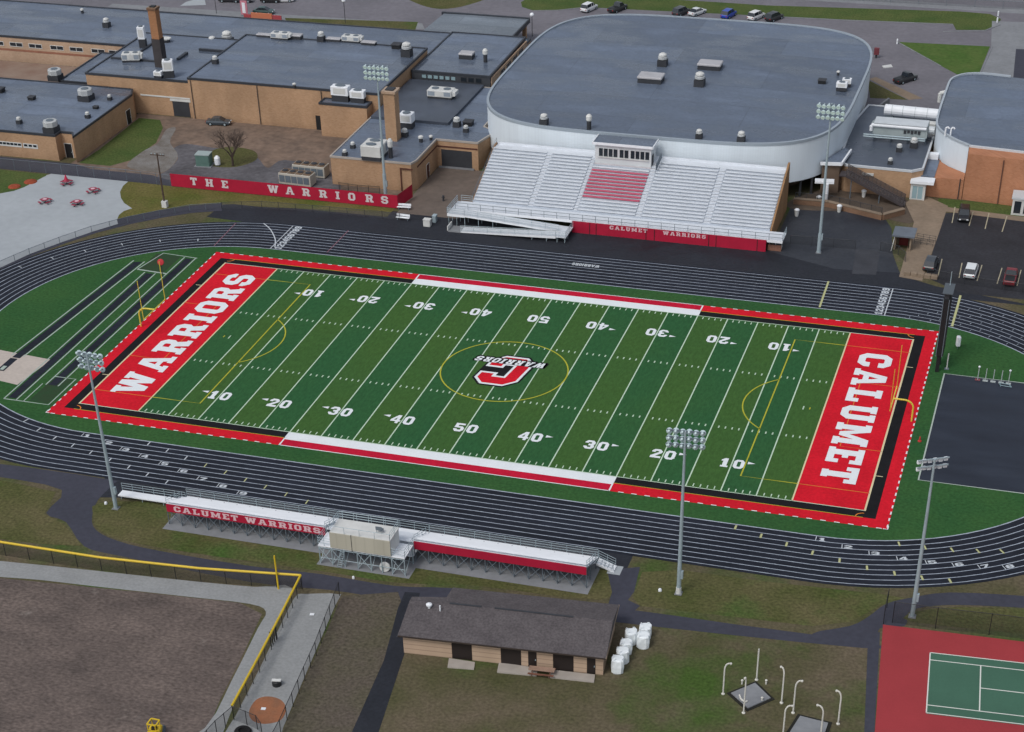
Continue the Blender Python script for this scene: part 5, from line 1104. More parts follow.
RF = thing('flag_marker', 'round red target on a thin dark post beside the long jump pit', 'marker', (-62.35,17.0,0)); MB().tube((-62.35,17.0,0),(-62.35,17.0,2.1),.06,6).build('post', dark, RF); MB().lathe((-62.35,17.0,2.5), [(.15,-.14),(.45,-.1),(.52,0),(.45,.1),(.15,.14)], 16, (.5,-1,.35)).build('disc', mat('marker_red2', (.5,.04,.05), .6, .3), RF)

# ------------------------------------------------------------------ red banner fence with lettering
BN = thing('banner_fence', 'long red banner reading THE WARRIORS on the fence along the far lawn', 'banner', (-56,52,0))
b = MB(); b.add([(-77.9,51.9,.12),(-35.4,52.1,.12),(-35.4,52.1,2.4),(-77.9,51.9,2.4)], [(0,1,2,3)]); b.add([(-35.4,52.1,.12),(-34.6,57.4,.12),(-34.6,57.4,2.4),(-35.4,52.1,2.4)], [(0,1,2,3)]); bn = b.build('banner', red_v, BN)
lt = MB()
X = lambda px: -77.9+(px-171)*(42.5/(401-171))
for c, px in zip('THEWARRIORS', (195.3,211.5,227.5,277,294,310.5,327.5,342,356,373.5,388.5)):
    w_ = GLYPH[c][0]; hh = 1.35; xc = X(px); ww = hh/7*w_*1.12
    text(lt, c, (xc-ww/2, 51.86+(xc+77.9)*.0047-.0, .72), (1,.0047,0), (0,0,1), hh, width=ww)
lt.build('lettering', grey_l, bn)
for i in range(15): MB().tube((-77.9+i*3.03,52.05+.014*i,0),(-77.9+i*3.03,52.05+.014*i,2.5),.04,6).build('post', galv_d, BN)

# ------------------------------------------------------------------ chain-link fences
def fence(label, pts, h=1.8, step=3.0, pm=galv_d, rm=None, cm=chain, rr=.035, name='chain_link_fence', top_r=None, group='chain link fences'):
    pts = [Vector((p[0], p[1])) for p in pts]
    t = thing(name, label, 'fence', (*pts[0],0), group); L_ = []
    pan_ = MB(); rl = MB()
    np_ = 0
    for a, b in zip(pts, pts[1:]):
        n_ = max(1, round((b-a).length/step))
        for i in range(n_+1 if b is pts[-1] else n_):
            q = a.lerp(b, i/n_); L_.append(q)
        pan_.quad((*a,.04),(*b,.04),(*b,h),(*a,h)); rl.tube((*a,h),(*b,h),top_r or rr,6)
    for q in L_[:95]: MB().tube((*q,0),(*q,h+.06),.045,6).build('post', pm, t)
    pan_.build('mesh_panel', cm, t); rl.build('top_rail', rm or pm, t)
    return t
fence('chain link fence curving round the track edge beside the grey plaza', [(-91.70,7.59),(-89.79,13.57),(-87.61,19.36),(-85.07,24.76),(-82.03,30.19),(-77.95,35.33),(-73.88,39.20),(-69.90,42.65),(-64.88,44.79)], 1.1, 3, cm=chain)
fence('chain link fence between the far lawn and the black apron behind the banner grass', [(-64.88,44.79),(-58.33,46.87),(-46.00,47.46),(-33.41,47.72)], 1.2, 3, pm=dark)
fence('chain link fence between the plaza and the left brick wing', [(-125,51.9),(-103,52.2),(-87,52.6),(-77.9,52.0)], 2.0, 3)
fence('dark chain link fence across the paved yard behind the right floodlight pole', [(31.56,53.82),(41.98,54.20)], 1.5, 3, pm=dark, cm=chain_d)
fence('dark chain link fence right of the yard gate beside the ticket shelter', [(45.91,54.59),(48.87,53.74),(50.28,51.33)], 1.5, 3, pm=dark, cm=chain_d)
fence('dark chain link fence along the end of the right parking lot', [(54.2,46.6),(60,45.2),(66,44.6),(80,43.6)], 1.4, 3, pm=dark, cm=chain_d)
fence('long roadside fence at the very back beyond the car park', [(-60,184.5),(0,186.3),(60,188.2),(100,189.4)], 1.6, 6, pm=galv_d)
fence('black chain link fence along the tennis court edge', [(61.3,-47.6),(66.1,-47.5),(72,-47.1),(79,-46.8)], 2.9, 5.2, pm=black, cm=chain_d)
fence('dark chain link fence at the tennis court corner beside the light pole', [(60.3,-44.8),(60.35,-48.1)], 2.6, 3.2, pm=black, cm=chain_d)
fence('black chain link fence on the right side of the bullpen', [(-1.7,-59.2),(.2,-71),(1.9,-85),(2.6,-95)], 1.9, 2.4, pm=black, cm=chain_d)
fence('short black fence across the near end of the bullpen', [(-3.9,-84.2),(-2.2,-84.6),(-.8,-85),(.2,-86)], 1.9, 1.6, pm=black, cm=chain_d)
fence('black fence leaving the bullpen corner towards the frame edge', [(-3.9,-84.2),(-4.6,-87),(-5.2,-92)], 1.9, 1.6, pm=black, cm=chain_d)
OF = fence('outfield fence with bright yellow top rail across the ball field', [(-72,-61.6),(-44.6,-62.0),(-31.5,-61.9),(-18.8,-60.9),(-6.5,-59.1)], 2.0, 3.0, pm=black, rm=yellow, cm=mesh_wire('chain_olive', (.05,.045,.03), .62), top_r=.15, name='outfield_fence', group='yellow topped outfield fences')
OF2 = fence('yellow topped outfield fence running down beside the bullpen gravel', [(-6.5,-59.1),(-5.6,-67),(-4.7,-75.6),(-3.9,-84.2)], 2.0, 2.1, pm=black, rm=yellow, cm=chain_d, top_r=.14, name='outfield_fence', group='yellow topped outfield fences')
gt = MB()
for i in range(4): gt.tube((-5.35-.02*i,-69.4-.45*i,0),(-5.35-.02*i,-69.4-.45*i,2.05),.07,6)
gt.build('gate_post', black, OF2)
FP = tag(MB().tube((-9.26,-59.8,0),(-9.26,-59.8,4.7),.11,8,.1).build('foul_pole', yellow, None, at=(-9.26,-59.8,0)), 'short yellow foul pole standing at the outfield fence corner', 'pole')

# ------------------------------------------------------------------ brown-roofed building
FH = thing('restroom_building', 'low beige sided building with brown shingle hip roof below the bleachers', 'building', (20.5,-62,0))
RT = .085
def rot(p, z=None):
    x, y = p[0]-9.5, p[1]+66.95; c, s_ = math.cos(RT), math.sin(RT)
    q = (9.5+x*c-y*s_, -67.4+x*s_+y*c)
    return q if z is None else (*q, z)
Lb = 22.8
MB().prism([rot((9.5,-67.4)),rot((32.2,-67.4)),rot((32.0,-58.6)),rot((14,-58.6)),rot((14,-61.6)),rot((9.5,-61.6))], 0, 2.55).build('wall', lap, FH)
# roof: low gable with offset bay on the left
zr, ze = 4.1, 2.8
r_ = MB()
e_ = lambda x, y, z: rot((x, y), z)
fl, fr_, bl, br_ = (9.1,-68.0), (32.6,-68.0), (12.9,-57.7), (32.3,-57.7)
rl_, rrg = (13.5,-62.7), (32.45,-62.8)
r_.add([e_(*fl,ze), e_(*fr_,ze), e_(*rrg,zr), e_(*rl_,zr)], [(0,1,2,3)])
r_.add([e_(*fr_,ze), e_(*br_,ze), e_(*rrg,zr)], [(0,1,2)])
r_.add([e_(*br_,ze), e_(*bl,ze), e_(*rl_,zr), e_(*rrg,zr)], [(0,1,2,3)])
r_.add([e_(12.9,-57.7,ze), e_(12.9,-60.6,ze+.6), e_(*rl_,zr)], [(0,1,2)])
r_.add([e_(12.9,-60.6,ze+.6), e_(8.9,-61.0,ze+.45), e_(8.9,-62.0,ze+.55), e_(*rl_,zr)], [(0,1,2,3)])
r_.add([e_(8.9,-62.0,ze+.55), e_(*fl,ze), e_(*rl_,zr)], [(0,1,2)])
r_.build('roof', roof_s, FH, weld=True)
g_ = MB()
g_.bar(e_(*fl,ze-.1), e_(*fr_,ze-.1), .12, .16); g_.build('gutter', mat('brown_gutter', (.045,.035,.03), .5, .3), FH)
g_ = MB(); g_.bar(e_(*fr_,ze-.06), e_(*br_,ze-.06), .1, .14); g_.build('side_fascia', mat('tan_fascia', (.35,.27,.2), .6, .3), FH)
g_ = MB(); g_.bar(e_(13.8,-62.7,zr+.03), e_(17.5,-62.7,zr+.03), .25, .05); g_.bar(e_(19,-62.7,zr+.03), e_(28,-62.8,zr+.03), .25, .05); g_.build('ridge_cap', dark, FH)
so_ = MB(); so_.add([e_(8.95,-68.05,ze-.2), e_(32.5,-68.0,ze-.2), e_(32.2,-57.8,ze-.2), e_(12.95,-57.8,ze-.2), e_(12.95,-61,ze-.2), e_(8.95,-61,ze-.2)], [(0,5,4,3,2,1)]); so_.build('soffit', dark, FH)
def fdoor(a, b, z1, nm, m):
    d_ = MB(); y = -67.43
    p0, p1, p2, p3 = rot((a,y)), rot((b,y)), rot((b,y+.1)), rot((a,y+.1)); d_.prism([p0,p1,p2,p3], .03, z1); return d_.build(nm, m, FH)
brn_d = mat('dark_brown_door', (.02,.015,.014), .5, .3)
for a, b in ((15.1,17.4),(20.7,23.0),(26.6,28.9)): fdoor(a, b, 2.5, 'shutter_door', brn_d)
for a, b in ((23.8,24.75),(30.4,31.35)): 
    d_ = fdoor(a, b, 2.25, 'door', brn_d); h_ = MB(); h_.prism([rot((b-.15,-67.5)),rot((b-.07,-67.5)),rot((b-.07,-67.44)),rot((b-.15,-67.44))], 1.0, 1.2); h_.build('handle', galv, d_)
def slab(label, pts, h=.14, m=mat('pale_slab', (.34,.31,.28), .8, .25, var=.1, scale=.6)): 
    c = (sum(p[0] for p in pts)/len(pts), sum(p[1] for p in pts)/len(pts), 0)
    o = MB().prism(pts, .0, h).build('concrete_slab', m, None, at=c); return tag(o, label, 'slab', 'door slabs of the brown roofed building')
slab('square concrete slab at the left shuttered door of the brown roofed building', [(14.80,-67.61),(17.85,-67.54),(18.14,-68.81),(15.19,-69.24)])
slab('long concrete slab in front of the middle door with the picnic table at its end', [(20.43,-66.83),(24.93,-66.74),(25.16,-68.10),(20.77,-68.65)])
slab('long concrete slab at the right end door of the brown roofed building', [(26.40,-66.62),(31.32,-66.21),(31.57,-67.55),(26.52,-68.01)])
PT = thing('picnic_table', 'rusty brown picnic table between two slabs by the brown roofed building', 'picnic table', (25.4,-67.4,0))
rb = mat('rust_brown', (.17,.075,.05), .8, .2, var=.25, scale=1.5)
tt = MB(); tt.bar(rot((24.1,-68.5),.75), rot((27.0,-68.5),.75), .75, .06); tt.build('table_top', mat('weathered_wood', (.3,.2,.15), .8, .2, var=.2, scale=1), PT)
for dy in (-.65,.65): MB().bar(rot((24.1,-68.5+dy),.45), rot((27.0,-68.5+dy),.45), .26, .05).build('seat', rb, PT)
for x in (24.5,26.5): 
    MB().bar(rot((x,-69.1),.03), rot((x,-68.2),.73), .08, .1).build('leg', rb, PT); MB().bar(rot((x,-67.9),.03), rot((x,-68.8),.73), .08, .1).build('leg', rb, PT)
def roof_pipe(label, x, y, z, h, r, m, cap=True):
    t = thing('vent_pipe', label, 'vent pipe', (x,y,z)); MB().tube((x,y,z-.3),(x,y,z+h),r,8).build('pipe', m, t)
    if cap: MB().lathe((x,y,z+h), [(r*1.2,0),(r*2.2,.04),(r*2.2,.2),(r*.6,.32)], 10).build('cap', m, t)
    return t
pz = lambda x, y: rot((x, y))
p_ = rot((11.6,-63.4)); roof_pipe('white capped vent on the left slope of the brown roof', *p_, 3.5, .5, .16, white)
p_ = rot((13.0,-63.9)); roof_pipe('thin white vent pipe on the brown roof beside the capped vent', *p_, 3.75, .75, .09, white, False)

# ------------------------------------------------------------------ bulk bags
bag_m = mat('woven_white', (.74,.79,.82), .7, .25, var=.07, scale=1.2)
def bulk_bag(label, p, s, rz, h):
    t = thing('bulk_bag', label, 'bulk bag', (*p[:2],0), 'white bulk bags beside the brown roofed building')
    rnd = random.Random(int(p[0]*100)); m = MB(); n_ = 12; vs = []; fs = []
    lv_ = [(0,.93),(.08,1.0),(.5,1.04),(.9,1.0),(.98,.95),(1.0,.8)]
    for zf, k_ in lv_:
        for i in range(n_):
            a = 2*PI*i/n_; q = (abs(math.cos(a))**8+abs(math.sin(a))**8)**-.125
            r0 = s/2*k_*q*(1+rnd.uniform(-.05,.05)); vs.append((p[0]+r0*math.cos(a+rz), p[1]+r0*math.sin(a+rz), h*zf*(1+rnd.uniform(-.03,.03))+.01))
    for k_ in range(len(lv_)-1):
        for i in range(n_): fs.append((k_*n_+i, k_*n_+(i+1)%n_, (k_+1)*n_+(i+1)%n_, (k_+1)*n_+i))
    fs.append(tuple(range(n_-1,-1,-1))); fs.append(tuple((len(lv_)-1)*n_+i for i in range(n_)))
    m.add(vs, fs); m.build('sack', bag_m, t)
    for i in range(4):
        a = PI/4+i*PI/2+rz; r0 = s*.6; q0 = Vector((p[0]+r0*math.cos(a), p[1]+r0*math.sin(a), h*.93)); q1 = Vector((p[0]+r0*.55*math.cos(a+.35), p[1]+r0*.55*math.sin(a+.35), h+.22))
        MB().path([q0, (q0+q1)/2+Vector((0,0,.12)), q1], .045, 5).build('lifting_loop', bag_m, t)
    return t
bags = [('white bulk bag nearest the building corner, front of the row',(33.50,-64.75),1.35,.2,1.75),('white bulk bag second from the front, behind the corner bag',(33.59,-62.91),1.35,.45,1.65),
        ('slumped white bulk bag in the middle of the row',(33.53,-61.08),1.35,.1,1.45),('white bulk bag with dark open top at the back of the row',(33.62,-59.18),1.35,.3,1.6),
        ('white bulk bag standing apart at the right, nearest the viewer',(35.09,-59.47),1.4,.15,1.6),('white bulk bag at the far right end, behind its neighbour',(34.87,-57.64),1.35,.15,1.45)]
for b in bags: bulk_bag(*b)

# ------------------------------------------------------------------ curved vent pipes and pads
pvc = mat('white_pvc', (.58,.57,.53), .5, .35, var=.06, scale=1)
def goose(label, p, h, dx, dy, straight=False):
    t = thing('gooseneck_pipe', label, 'vent pipe', (*p[:2],0), 'white vent pipes around the concrete pads'); x, y = p[:2]
    if straight: pts = [(x,y,0),(x,y,h)]
    else: pts = [(x,y,0),(x,y,h-.9)]+[(x+dx*(1-math.cos(a)),y+dy*(1-math.cos(a)),h-.9+.85*math.sin(a)) for a in [PI*.62*i/5 for i in range(1,6)]]
    MB().path(pts, .085, 8).build('pipe', pvc, t); MB().lathe((x,y,0), [(.2,0),(.2,.08),(.1,.14)], 8).build('collar', pvc, t)
    if not straight: MB().lathe(pts[-1], [(.1,-.08),(.13,0),(.12,.1)], 8).build('cap', pvc, t)
    return t
for a in [('white hooked vent pipe left of the upper concrete pad',(45.53,-65.72),4.2,.45,.1),('straight white vent pipe behind the upper concrete pad',(48.53,-62.29),4.2,0,0,True),('white hooked vent pipe in front of the upper concrete pad',(48.31,-68.39),5.0,-.05,-.3),
          ('white hooked vent pipe standing right of the upper concrete pad',(51.88,-65.60),4.7,-.3,.15),('white hooked vent pipe between the two concrete pads',(53.37,-66.98),4.4,.45,.1),
          ('white hooked vent pipe left of the lower concrete pad',(53.01,-70.94),4.0,.5,.1),('white hooked vent pipe over the lower concrete pad',(56.86,-70.38),4.2,-.5,.1),('white hooked vent pipe at the far right near the grass edge',(58.25,-67.57),4.3,-.4,.1)]: goose(*a)
def util_pad(label, pts):
    c = (sum(p[0] for p in pts)/4, sum(p[1] for p in pts)/4, 0); t = thing('concrete_pad', label, 'pad', c, 'concrete utility pads')
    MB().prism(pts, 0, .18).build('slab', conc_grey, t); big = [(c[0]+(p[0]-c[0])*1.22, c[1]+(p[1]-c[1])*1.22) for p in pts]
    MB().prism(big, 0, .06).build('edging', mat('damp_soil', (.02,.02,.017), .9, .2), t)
    return t
util_pad('square concrete pad turned cornerwise on the grass with hooked pipes around', [(46.36,-65.49),(48.51,-63.05),(50.62,-65.22),(48.63,-67.58)]); util_pad('square concrete pad cut by the bottom edge of the picture', [(54.20,-67.46),(57.24,-67.85),(57.12,-71.00),(53.54,-70.97)])
for lab, p in (('small white pipe stub behind the left corner of the upper pad',(47.15,-63.42)),('small white pipe stub behind the right corner of the upper pad',(49.66,-62.73)),('small white pipe stub on the upper pad',(49.81,-65.87,0.18))):
    t = thing('pipe_stub', lab, 'pipe stub', (*p[:2],0)); MB().tube((*p[:2],0),(*p[:2],.45),.1,8).build('pipe', pvc, t); MB().lathe((*p[:2],.45), [(.14,0),(.15,.08),(.09,.14)], 8).build('cap', pvc, t)
p0 = (47.47,-66.18,0.2); t = thing('hose_bend', 'curved white hose lying on the upper pad', 'hose', (*p0[:2],.18)); MB().path([(47.34,-65.81,0.3),(47.63,-66.45,0.3),(48.14,-66.85,0.3),(48.32,-66.62,0.3)], .1, 7).build('hose', pvc, t)
# lawn odds and ends
for lab, p, r0 in (('white round utility lid on the lawn left of the second light pole',(34.38,-48.32),.22),('white ball shaped stone by the left light pole foot',(-38.41,-47.78),.2),('small white cap on the path under the press platform',(-1.45,-55.36),.16)):
    t = thing('utility_marker', lab, 'cap', (*p[:2],0)); MB().lathe((*p[:2],0), [(r0,0),(r0,.18),(r0*.7,.32),(r0*.2,.36)], 10).build('lid', white, t)
for lab, p in (('white home plate near the far end of the bullpen',(-3.38,-63.63)),('white pitching plate on the clay mound',(-1.64,-81.55))):
    o = MB().obox((*p[:2],.02),.5,.4,.05,.2).build('plate', white, None, at=(*p[:2],0)); tag(o, lab, 'plate')
p = (-1.93,-77.21); t = thing('equipment_barrel', 'dark drum with grey cover standing in the bullpen', 'drum', (*p[:2],0)); MB().lathe((*p[:2],0), [(.5,0),(.52,.1),(.5,.55),(.42,.62)], 14).build('body', black, t); MB().bar((p[0]-.5,p[1]-.12,.68),(p[0]+.5,p[1]+.1,.68),.42,.1).build('cover', offw, t)
p = (-2.08,-85.96); t = thing('rubber_tyre', 'black tyre lying behind the short fence at the bottom edge', 'tyre', (*p[:2],0)); MB().lathe((*p[:2],.02), [(.45,0),(.85,.04),(.95,.2),(.85,.36),(.45,.4),(.42,.2)], 18).build('tyre', rubber, t)
p = (-10.76,-89.08); t = thing('yellow_roller', 'small yellow field roller cut by the bottom edge on the dirt', 'roller', (*p[:2],0)); x, y = p[:2]
MB().obox((x,y,.5),1.3,1.7,.6,.2,.08).build('body', yellow, t); MB().tube((x-.55,y+.9,.42),(x+.55,y+1.0,.42),.42,14).build('drum', galv_d, t); MB().tube((x-.55,y-.8,.4),(x+.55,y-.7,.4),.4,14).build('drum', galv_d, t)
c_ = MB()
for dx in (-.45,.45):
    for dy in (-.5,.5): c_.tube((x+dx,y+dy,1.1),(x+dx,y+dy,2.0),.06,6)
c_.bar((x-.5,y-.5,2.0),(x-.5,y+.5,2.0),.14,.1); c_.bar((x+.5,y-.5,2.0),(x+.5,y+.5,2.0),.14,.1); c_.bar((x-.5,y-.5,2.03),(x+.5,y-.5,2.03),.14,.1); c_.bar((x-.5,y+.5,2.03),(x+.5,y+.5,2.03),.14,.1); c_.build('roll_frame', yellow, t); MB().obox((x,y,1.1),.5,.5,.35,.2).build('seat', black, t)
# ------------------------------------------------------------------ rooftop equipment
vent_g = mat('vent_grey', (.4,.42,.43), .55, .35, var=.1, scale=.7)
def proto_fan():
    t = thing('roof_fan', 'proto', 'roof fan'); 
    MB().obox((0,0,0),.9,.9,.62,0).build('curb', dark, t); MB().lathe((0,0,.62), [(.3,0),(.46,.08),(.46,.26),(.34,.32)], 14).build('housing', vent_g, t); MB().lathe((0,0,.94), [(.24,0),(.4,.06),(.38,.2),(.2,.3),(.06,.33)], 14).build('cap', offw, t); return t
def proto_unit():
    t = thing('rooftop_unit', 'proto', 'air conditioner')
    MB().obox((0,0,0),3.6,2.0,.45,0).build('curb', dark, t); MB().obox((0,0,.45),3.7,2.1,1.25,0,.06).build('cabinet', offw, t)
    for x in (-1.2,0,1.2):
        m = MB(); wall_rect(m,'y',-1.05,x-.5,x+.5,.65,1.5,.03,.05); m.build('side_panel', alum_d if x else offw, t)
    for x in (-.9,.9): MB().lathe((x,.1,1.7), [(.55,0),(.55,.1),(.4,.14)], 14).build('fan_guard', galv_d, t)
    h = MB(); h.add([(1.85,-.8,.6),(2.35,-.8,.75),(2.35,-.8,1.5),(1.85,-.8,1.6),(1.85,.8,.6),(2.35,.8,.75),(2.35,.8,1.5),(1.85,.8,1.6)], [(0,1,2,3),(7,6,5,4),(1,5,6,2),(3,2,6,7),(0,4,5,1)]); h.build('intake_hood', offw, t); return t
def proto_box():
    t = thing('condenser_box', 'proto', 'air conditioner'); MB().obox((0,0,0),1.9,1.5,.8,0).build('curb', dark, t); MB().obox((0,0,.8),2.0,1.6,1.1,0,.05).build('cabinet', white, t); MB().lathe((0,0,1.9), [(.6,0),(.6,.08),(.45,.12)], 14).build('fan_guard', galv_d, t)
    m = MB(); wall_rect(m,'y',-.8,-.7,.7,1.0,1.7,.03,.05); m.build('side_panel', offw, t); return t
def proto_hatch():
    t = thing('roof_hatch', 'proto', 'roof hatch'); MB().obox((0,0,0),3.6,2.4,.75,0).build('curb', dark, t); MB().obox((0,0,.75),3.8,2.6,.28,0,.1).build('lid', mat('hatch_grey', (.38,.38,.4), .5, .4, var=.1, scale=.5), t); return t
def proto_drum():
    t = thing('drum_fan', 'proto', 'roof fan'); MB().obox((0,0,0),2.3,2.3,1.0,0).build('curb', dark, t); MB().lathe((0,0,1.0), [(1.2,0),(1.35,.1),(1.35,.95),(1.25,1.05),(.8,1.06)], 8).build('housing', vent_g, t); MB().lathe((0,0,2.07), [(.7,0),(.7,.06),(.35,.08)], 10).build('cap', galv_d, t); return t
def proto_stub():
    t = thing('roof_vent', 'proto', 'roof vent'); MB().tube((0,0,0),(0,0,.55),.3,10).build('flashing', dark, t); MB().lathe((0,0,.55), [(.32,0),(.4,.06),(.4,.3),(.2,.42)], 10).build('cap', dark if False else offw, t); return t
def proto_dark():
    t = thing('roof_drain_box', 'proto', 'roof vent'); MB().obox((0,0,0),1.0,.9,.4,0).build('base', black, t); MB().obox((0,0,.4),1.15,1.05,.14,0,.04).build('lid', dark, t); return t
PR = {}
def put(kind, label, p, s=1, rz=0, sc=None):
    grp = {'fan':'mushroom fans on the school roofs','unit':'long air conditioners on the school roofs','box':'box condensers on the school roofs','hatch':'hatches on the arena roof','drum':'octagonal drum fans on the left wing','stub':'small capped roof vents','dark':'low black roof boxes'}[kind]
    sc = sc or (s,s,s)
    if kind not in PR:
        t = {'fan':proto_fan,'unit':proto_unit,'box':proto_box,'hatch':proto_hatch,'drum':proto_drum,'stub':proto_stub,'dark':proto_dark}[kind]()
        PR[kind] = t; t.location = p; t.rotation_euler = (0,0,rz); t.scale = sc; t['label'] = label; t['group'] = grp
    else: dup(PR[kind], p, rz, label, sc, grp)
zA, zB1, zB2, zC, zD, zE, zG, zH, zI = 4.7, 6.85, 7.65, 5.0, 6.6, 5.1, 10.0, 8.0, 4.6
put('drum','octagonal drum fan near the front corner of the left wing roof',(-105.23,60.00,4.7),1.0)
put('drum','octagonal drum fan near the back corner of the left wing roof',(-107.14,76.75,4.7),1.05)
put('drum','octagonal drum fan on the covered walk roof behind the left wing',(-119.46,87.08,4.3),1.0)
put('fan','mushroom vent at the front left of the left wing roof',(-113.22,62.33,4.7),1.0)
put('fan','mushroom vent by the right edge of the left wing roof',(-102.11,67.95,4.7),.95)
put('fan','small mushroom vent in the dark corner of the left wing roof',(-102.72,77.79,4.7),.85)
put('dark','low black box near the back of the left wing roof',(-117.58,74.57,4.7),1.2); put('dark','low black box between the vents on the left wing roof',(-103.10,72.93,4.7),.9); put('dark','low black box cut by the left picture edge on the left wing roof',(-125.88,76.94,4.7),1.6)
put('unit','rounded white air handler left of the chimney',(-105.75,93.52,6.85),.95,.3)
put('box','tall white air handler right below the chimney',(-94.21,86.53,6.85),1.25,.4,(1.0,1.0,1.7)); put('box','small white box beside the tall air handler below the chimney',(-95.93,85.54,6.85),.7,0,(.8,.7,.7))
put('box','tall slim white duct head left of the chimney',(-107.50,101.95,6.85),1,.2,(.7,.8,2.1))
put('stub','flat white vent right of the chimney shaft',(-104.37,105.90,6.85),2.0,0,(2.8,2.2,1.0))
put('fan','mushroom fan left of the large one near the tall block edge',(-96.38,110.23,5.1),1.7); put('fan','largest mushroom fan at the back corner beside the tall block',(-93.78,111.81,5.1),2.3); put('fan','small mushroom vent on the tall block edge near the front',(-87.73,93.60,7.65),1.2)
put('fan','mushroom vent on the long back block at left',(-124.07,117.37,5.1),1.5); put('stub','tiny vent on the long back block at far left',(-133.96,125.05,5.1),1.0)
put('unit','long air conditioner at the back left of the tall block roof',(-81.38,110.76,7.65),1,0,(1.0,.85,.7)); put('unit','long air conditioner at the back middle of the tall block roof',(-66.71,112.17,7.65),1,0,(1.0,.85,.7)); put('fan','vent between the two long air conditioners',(-72.79,111.10,7.65),1.5)
put('hatch','flat grey duct box left of the left long air conditioner',(-85.05,111.23,7.65),.5,0,(.9,.5,.5)); put('hatch','flat grey duct box right of the left long air conditioner',(-78.22,111.48,7.65),.5,0,(.6,.6,.8)); put('hatch','flat grey duct box left of the middle long air conditioner',(-70.35,111.66,7.65),.5,0,(.8,.5,.6)); put('hatch','flat grey duct box right of the middle long air conditioner',(-62.72,111.16,7.65),.5,0,(.8,.5,.6))
put('fan','mushroom fan at the back right corner of the tall block',(-52.94,106.21,7.65),2.1); put('dark','low black box beside the corner fan of the tall block',(-56.54,110.36,7.65),1.7)
put('stub','tiny white vent on the front edge of the tall block',(-67.26,84.28,7.65),.9)
put('box','wide white condenser on the brick annex roof',(-57.84,83.90,6.1),1.5,0,(1.7,1.0,1.45)); put('box','smaller white condenser on the brick annex roof',(-54.45,83.87,6.1),1.2,0,(1.4,.9,1.15))
put('unit','big white rooftop unit above the red banner on the brick wing',(-42.72,61.37,5),1.0,PI/2,(1.05,1.75,1.5)); put('stub','slim white flue right of the big unit on the brick wing',(-39.83,61.59,5),1,0,(1.2,1.2,3.5))
put('fan','small vent left of the big unit on the brick wing',(-48.05,64.50,5),.9); put('fan','small vent at the front edge of the brick wing',(-48.10,60.80,5),.9)
put('box','white condenser beside the slim brick stack',(-42.15,76.34,5),1.2,0,(1.2,1.2,1.4)); put('fan','round vent below the condenser beside the brick stack',(-41.04,71.97,5),1.2)
put('stub','small vent on the right half of the brick wing roof',(-37.33,70.08,5),1.2); put('stub','smaller vent next to the parapet corner of the brick wing',(-35.93,71.42,5),.9)
put('fan','vent near the white arena wall on the brick wing',(-33.60,78.91,5),1.4); put('dark','low black box near the white arena wall',(-31.82,80.12,5),1.6); put('fan','small vent below the black box near the arena wall',(-31.13,76.65,5),1.0)
put('unit','long pale air conditioner on the raised dark roof below the clerestory',(-40.94,91.65,5.5),1,.0,(1.3,1.2,.9))
put('hatch','white topped hatch on the clerestory block roof',(-42.27,110.83,6.6),.6,0,(.75,.8,1.1)); put('stub','thin vent on the clerestory block roof',(-38.01,109.36,6.6),1,0,(1.3,1.3,2.6))
put('fan','mushroom fan on the arena roof behind the left hatch',(-1.84,104.20,10.1),1.9); put('fan','mushroom fan on the arena roof between the two hatches',(7.13,95.04,10.1),2.0)
put('hatch','grey hatch on the arena roof, left of the fans',(-1.89,95.41,10.1),1.2); put('hatch','grey hatch on the arena roof, right of the fans',(6.95,104.80,10.1),1.15)
put('fan','vent on the front left edge of the arena roof',(-14.67,70.35,9.9),1.5); put('stub','thin vent on the arena edge left of the press box',(-6.58,70.05,9.9),1,0,(1.3,1.3,2.6)); put('fan','vent on the arena edge right of the press box',(12.51,70.26,9.9),1.2); put('fan','vent at the front right edge of the arena roof',(19.65,70.30,9.9),1.4)
put('dark','low black box near the right side of the arena roof',(28.03,101.88,10),1.3); put('box','nearer white box of the pair on the arena roof right side',(31.97,98.99,10),.9,0,(.95,.8,.75)); put('box','farther white box of the pair on the arena roof right side',(32.50,101.29,10),.8,0,(.8,.7,.7)); put('stub','tiny vent behind the right floodlight on the arena roof',(30.13,106.81,10),.8)
put('fan','white vent in the middle of the link roof',(44.33,86.22,4.6),1.1); put('fan','pointed white vent at the right of the link roof',(46.50,88.69,4.6),1.4); put('fan','small white vent at the front of the link roof',(43.61,80.09,4.6),.9)
# ducts on the link roof
DU = thing('roof_duct', 'long white duct lying across the back of the link roof', 'duct', (42.5,100,4.6)); silver = mat('silver_duct', (.5,.54,.57), .35, .5, var=.1, scale=.4)
a_, b_ = Vector((39.6,102.4,6.0)), Vector((50.4,101.8,6.0)); MB().tube(a_, b_, .95, 14).build('duct', white, DU)
for k_ in (.12,.3,.5,.7,.88):
    q = a_.lerp(b_, k_); MB().tube(q-Vector((.06,0,0)), q+Vector((.06,0,0)), 1.0, 14).build('flange', silver, DU)
MB().bx(39.8,101.7,4.6,41.2,103.1,5.3).build('stand', galv_d, DU); MB().bx(46.6,101.4,4.6,47.4,102.8,5.3).build('stand', galv_d, DU)
DU2 = thing('rooftop_air_handler', 'big grey green air handler with rounded left end and pipes on the link roof', 'air conditioner', (42.8,91,4.6))
pf = [(37.6,0)]; m = MB()
shell = mat('handler_grey', (.3,.35,.36), .45, .4, var=.1, scale=.4)
pr = [(39.4,1.2),(38.7,1.6),(38.6,2.5),(39.2,3.0),(40.2,3.2),(48.4,3.2),(48.4,1.2)]
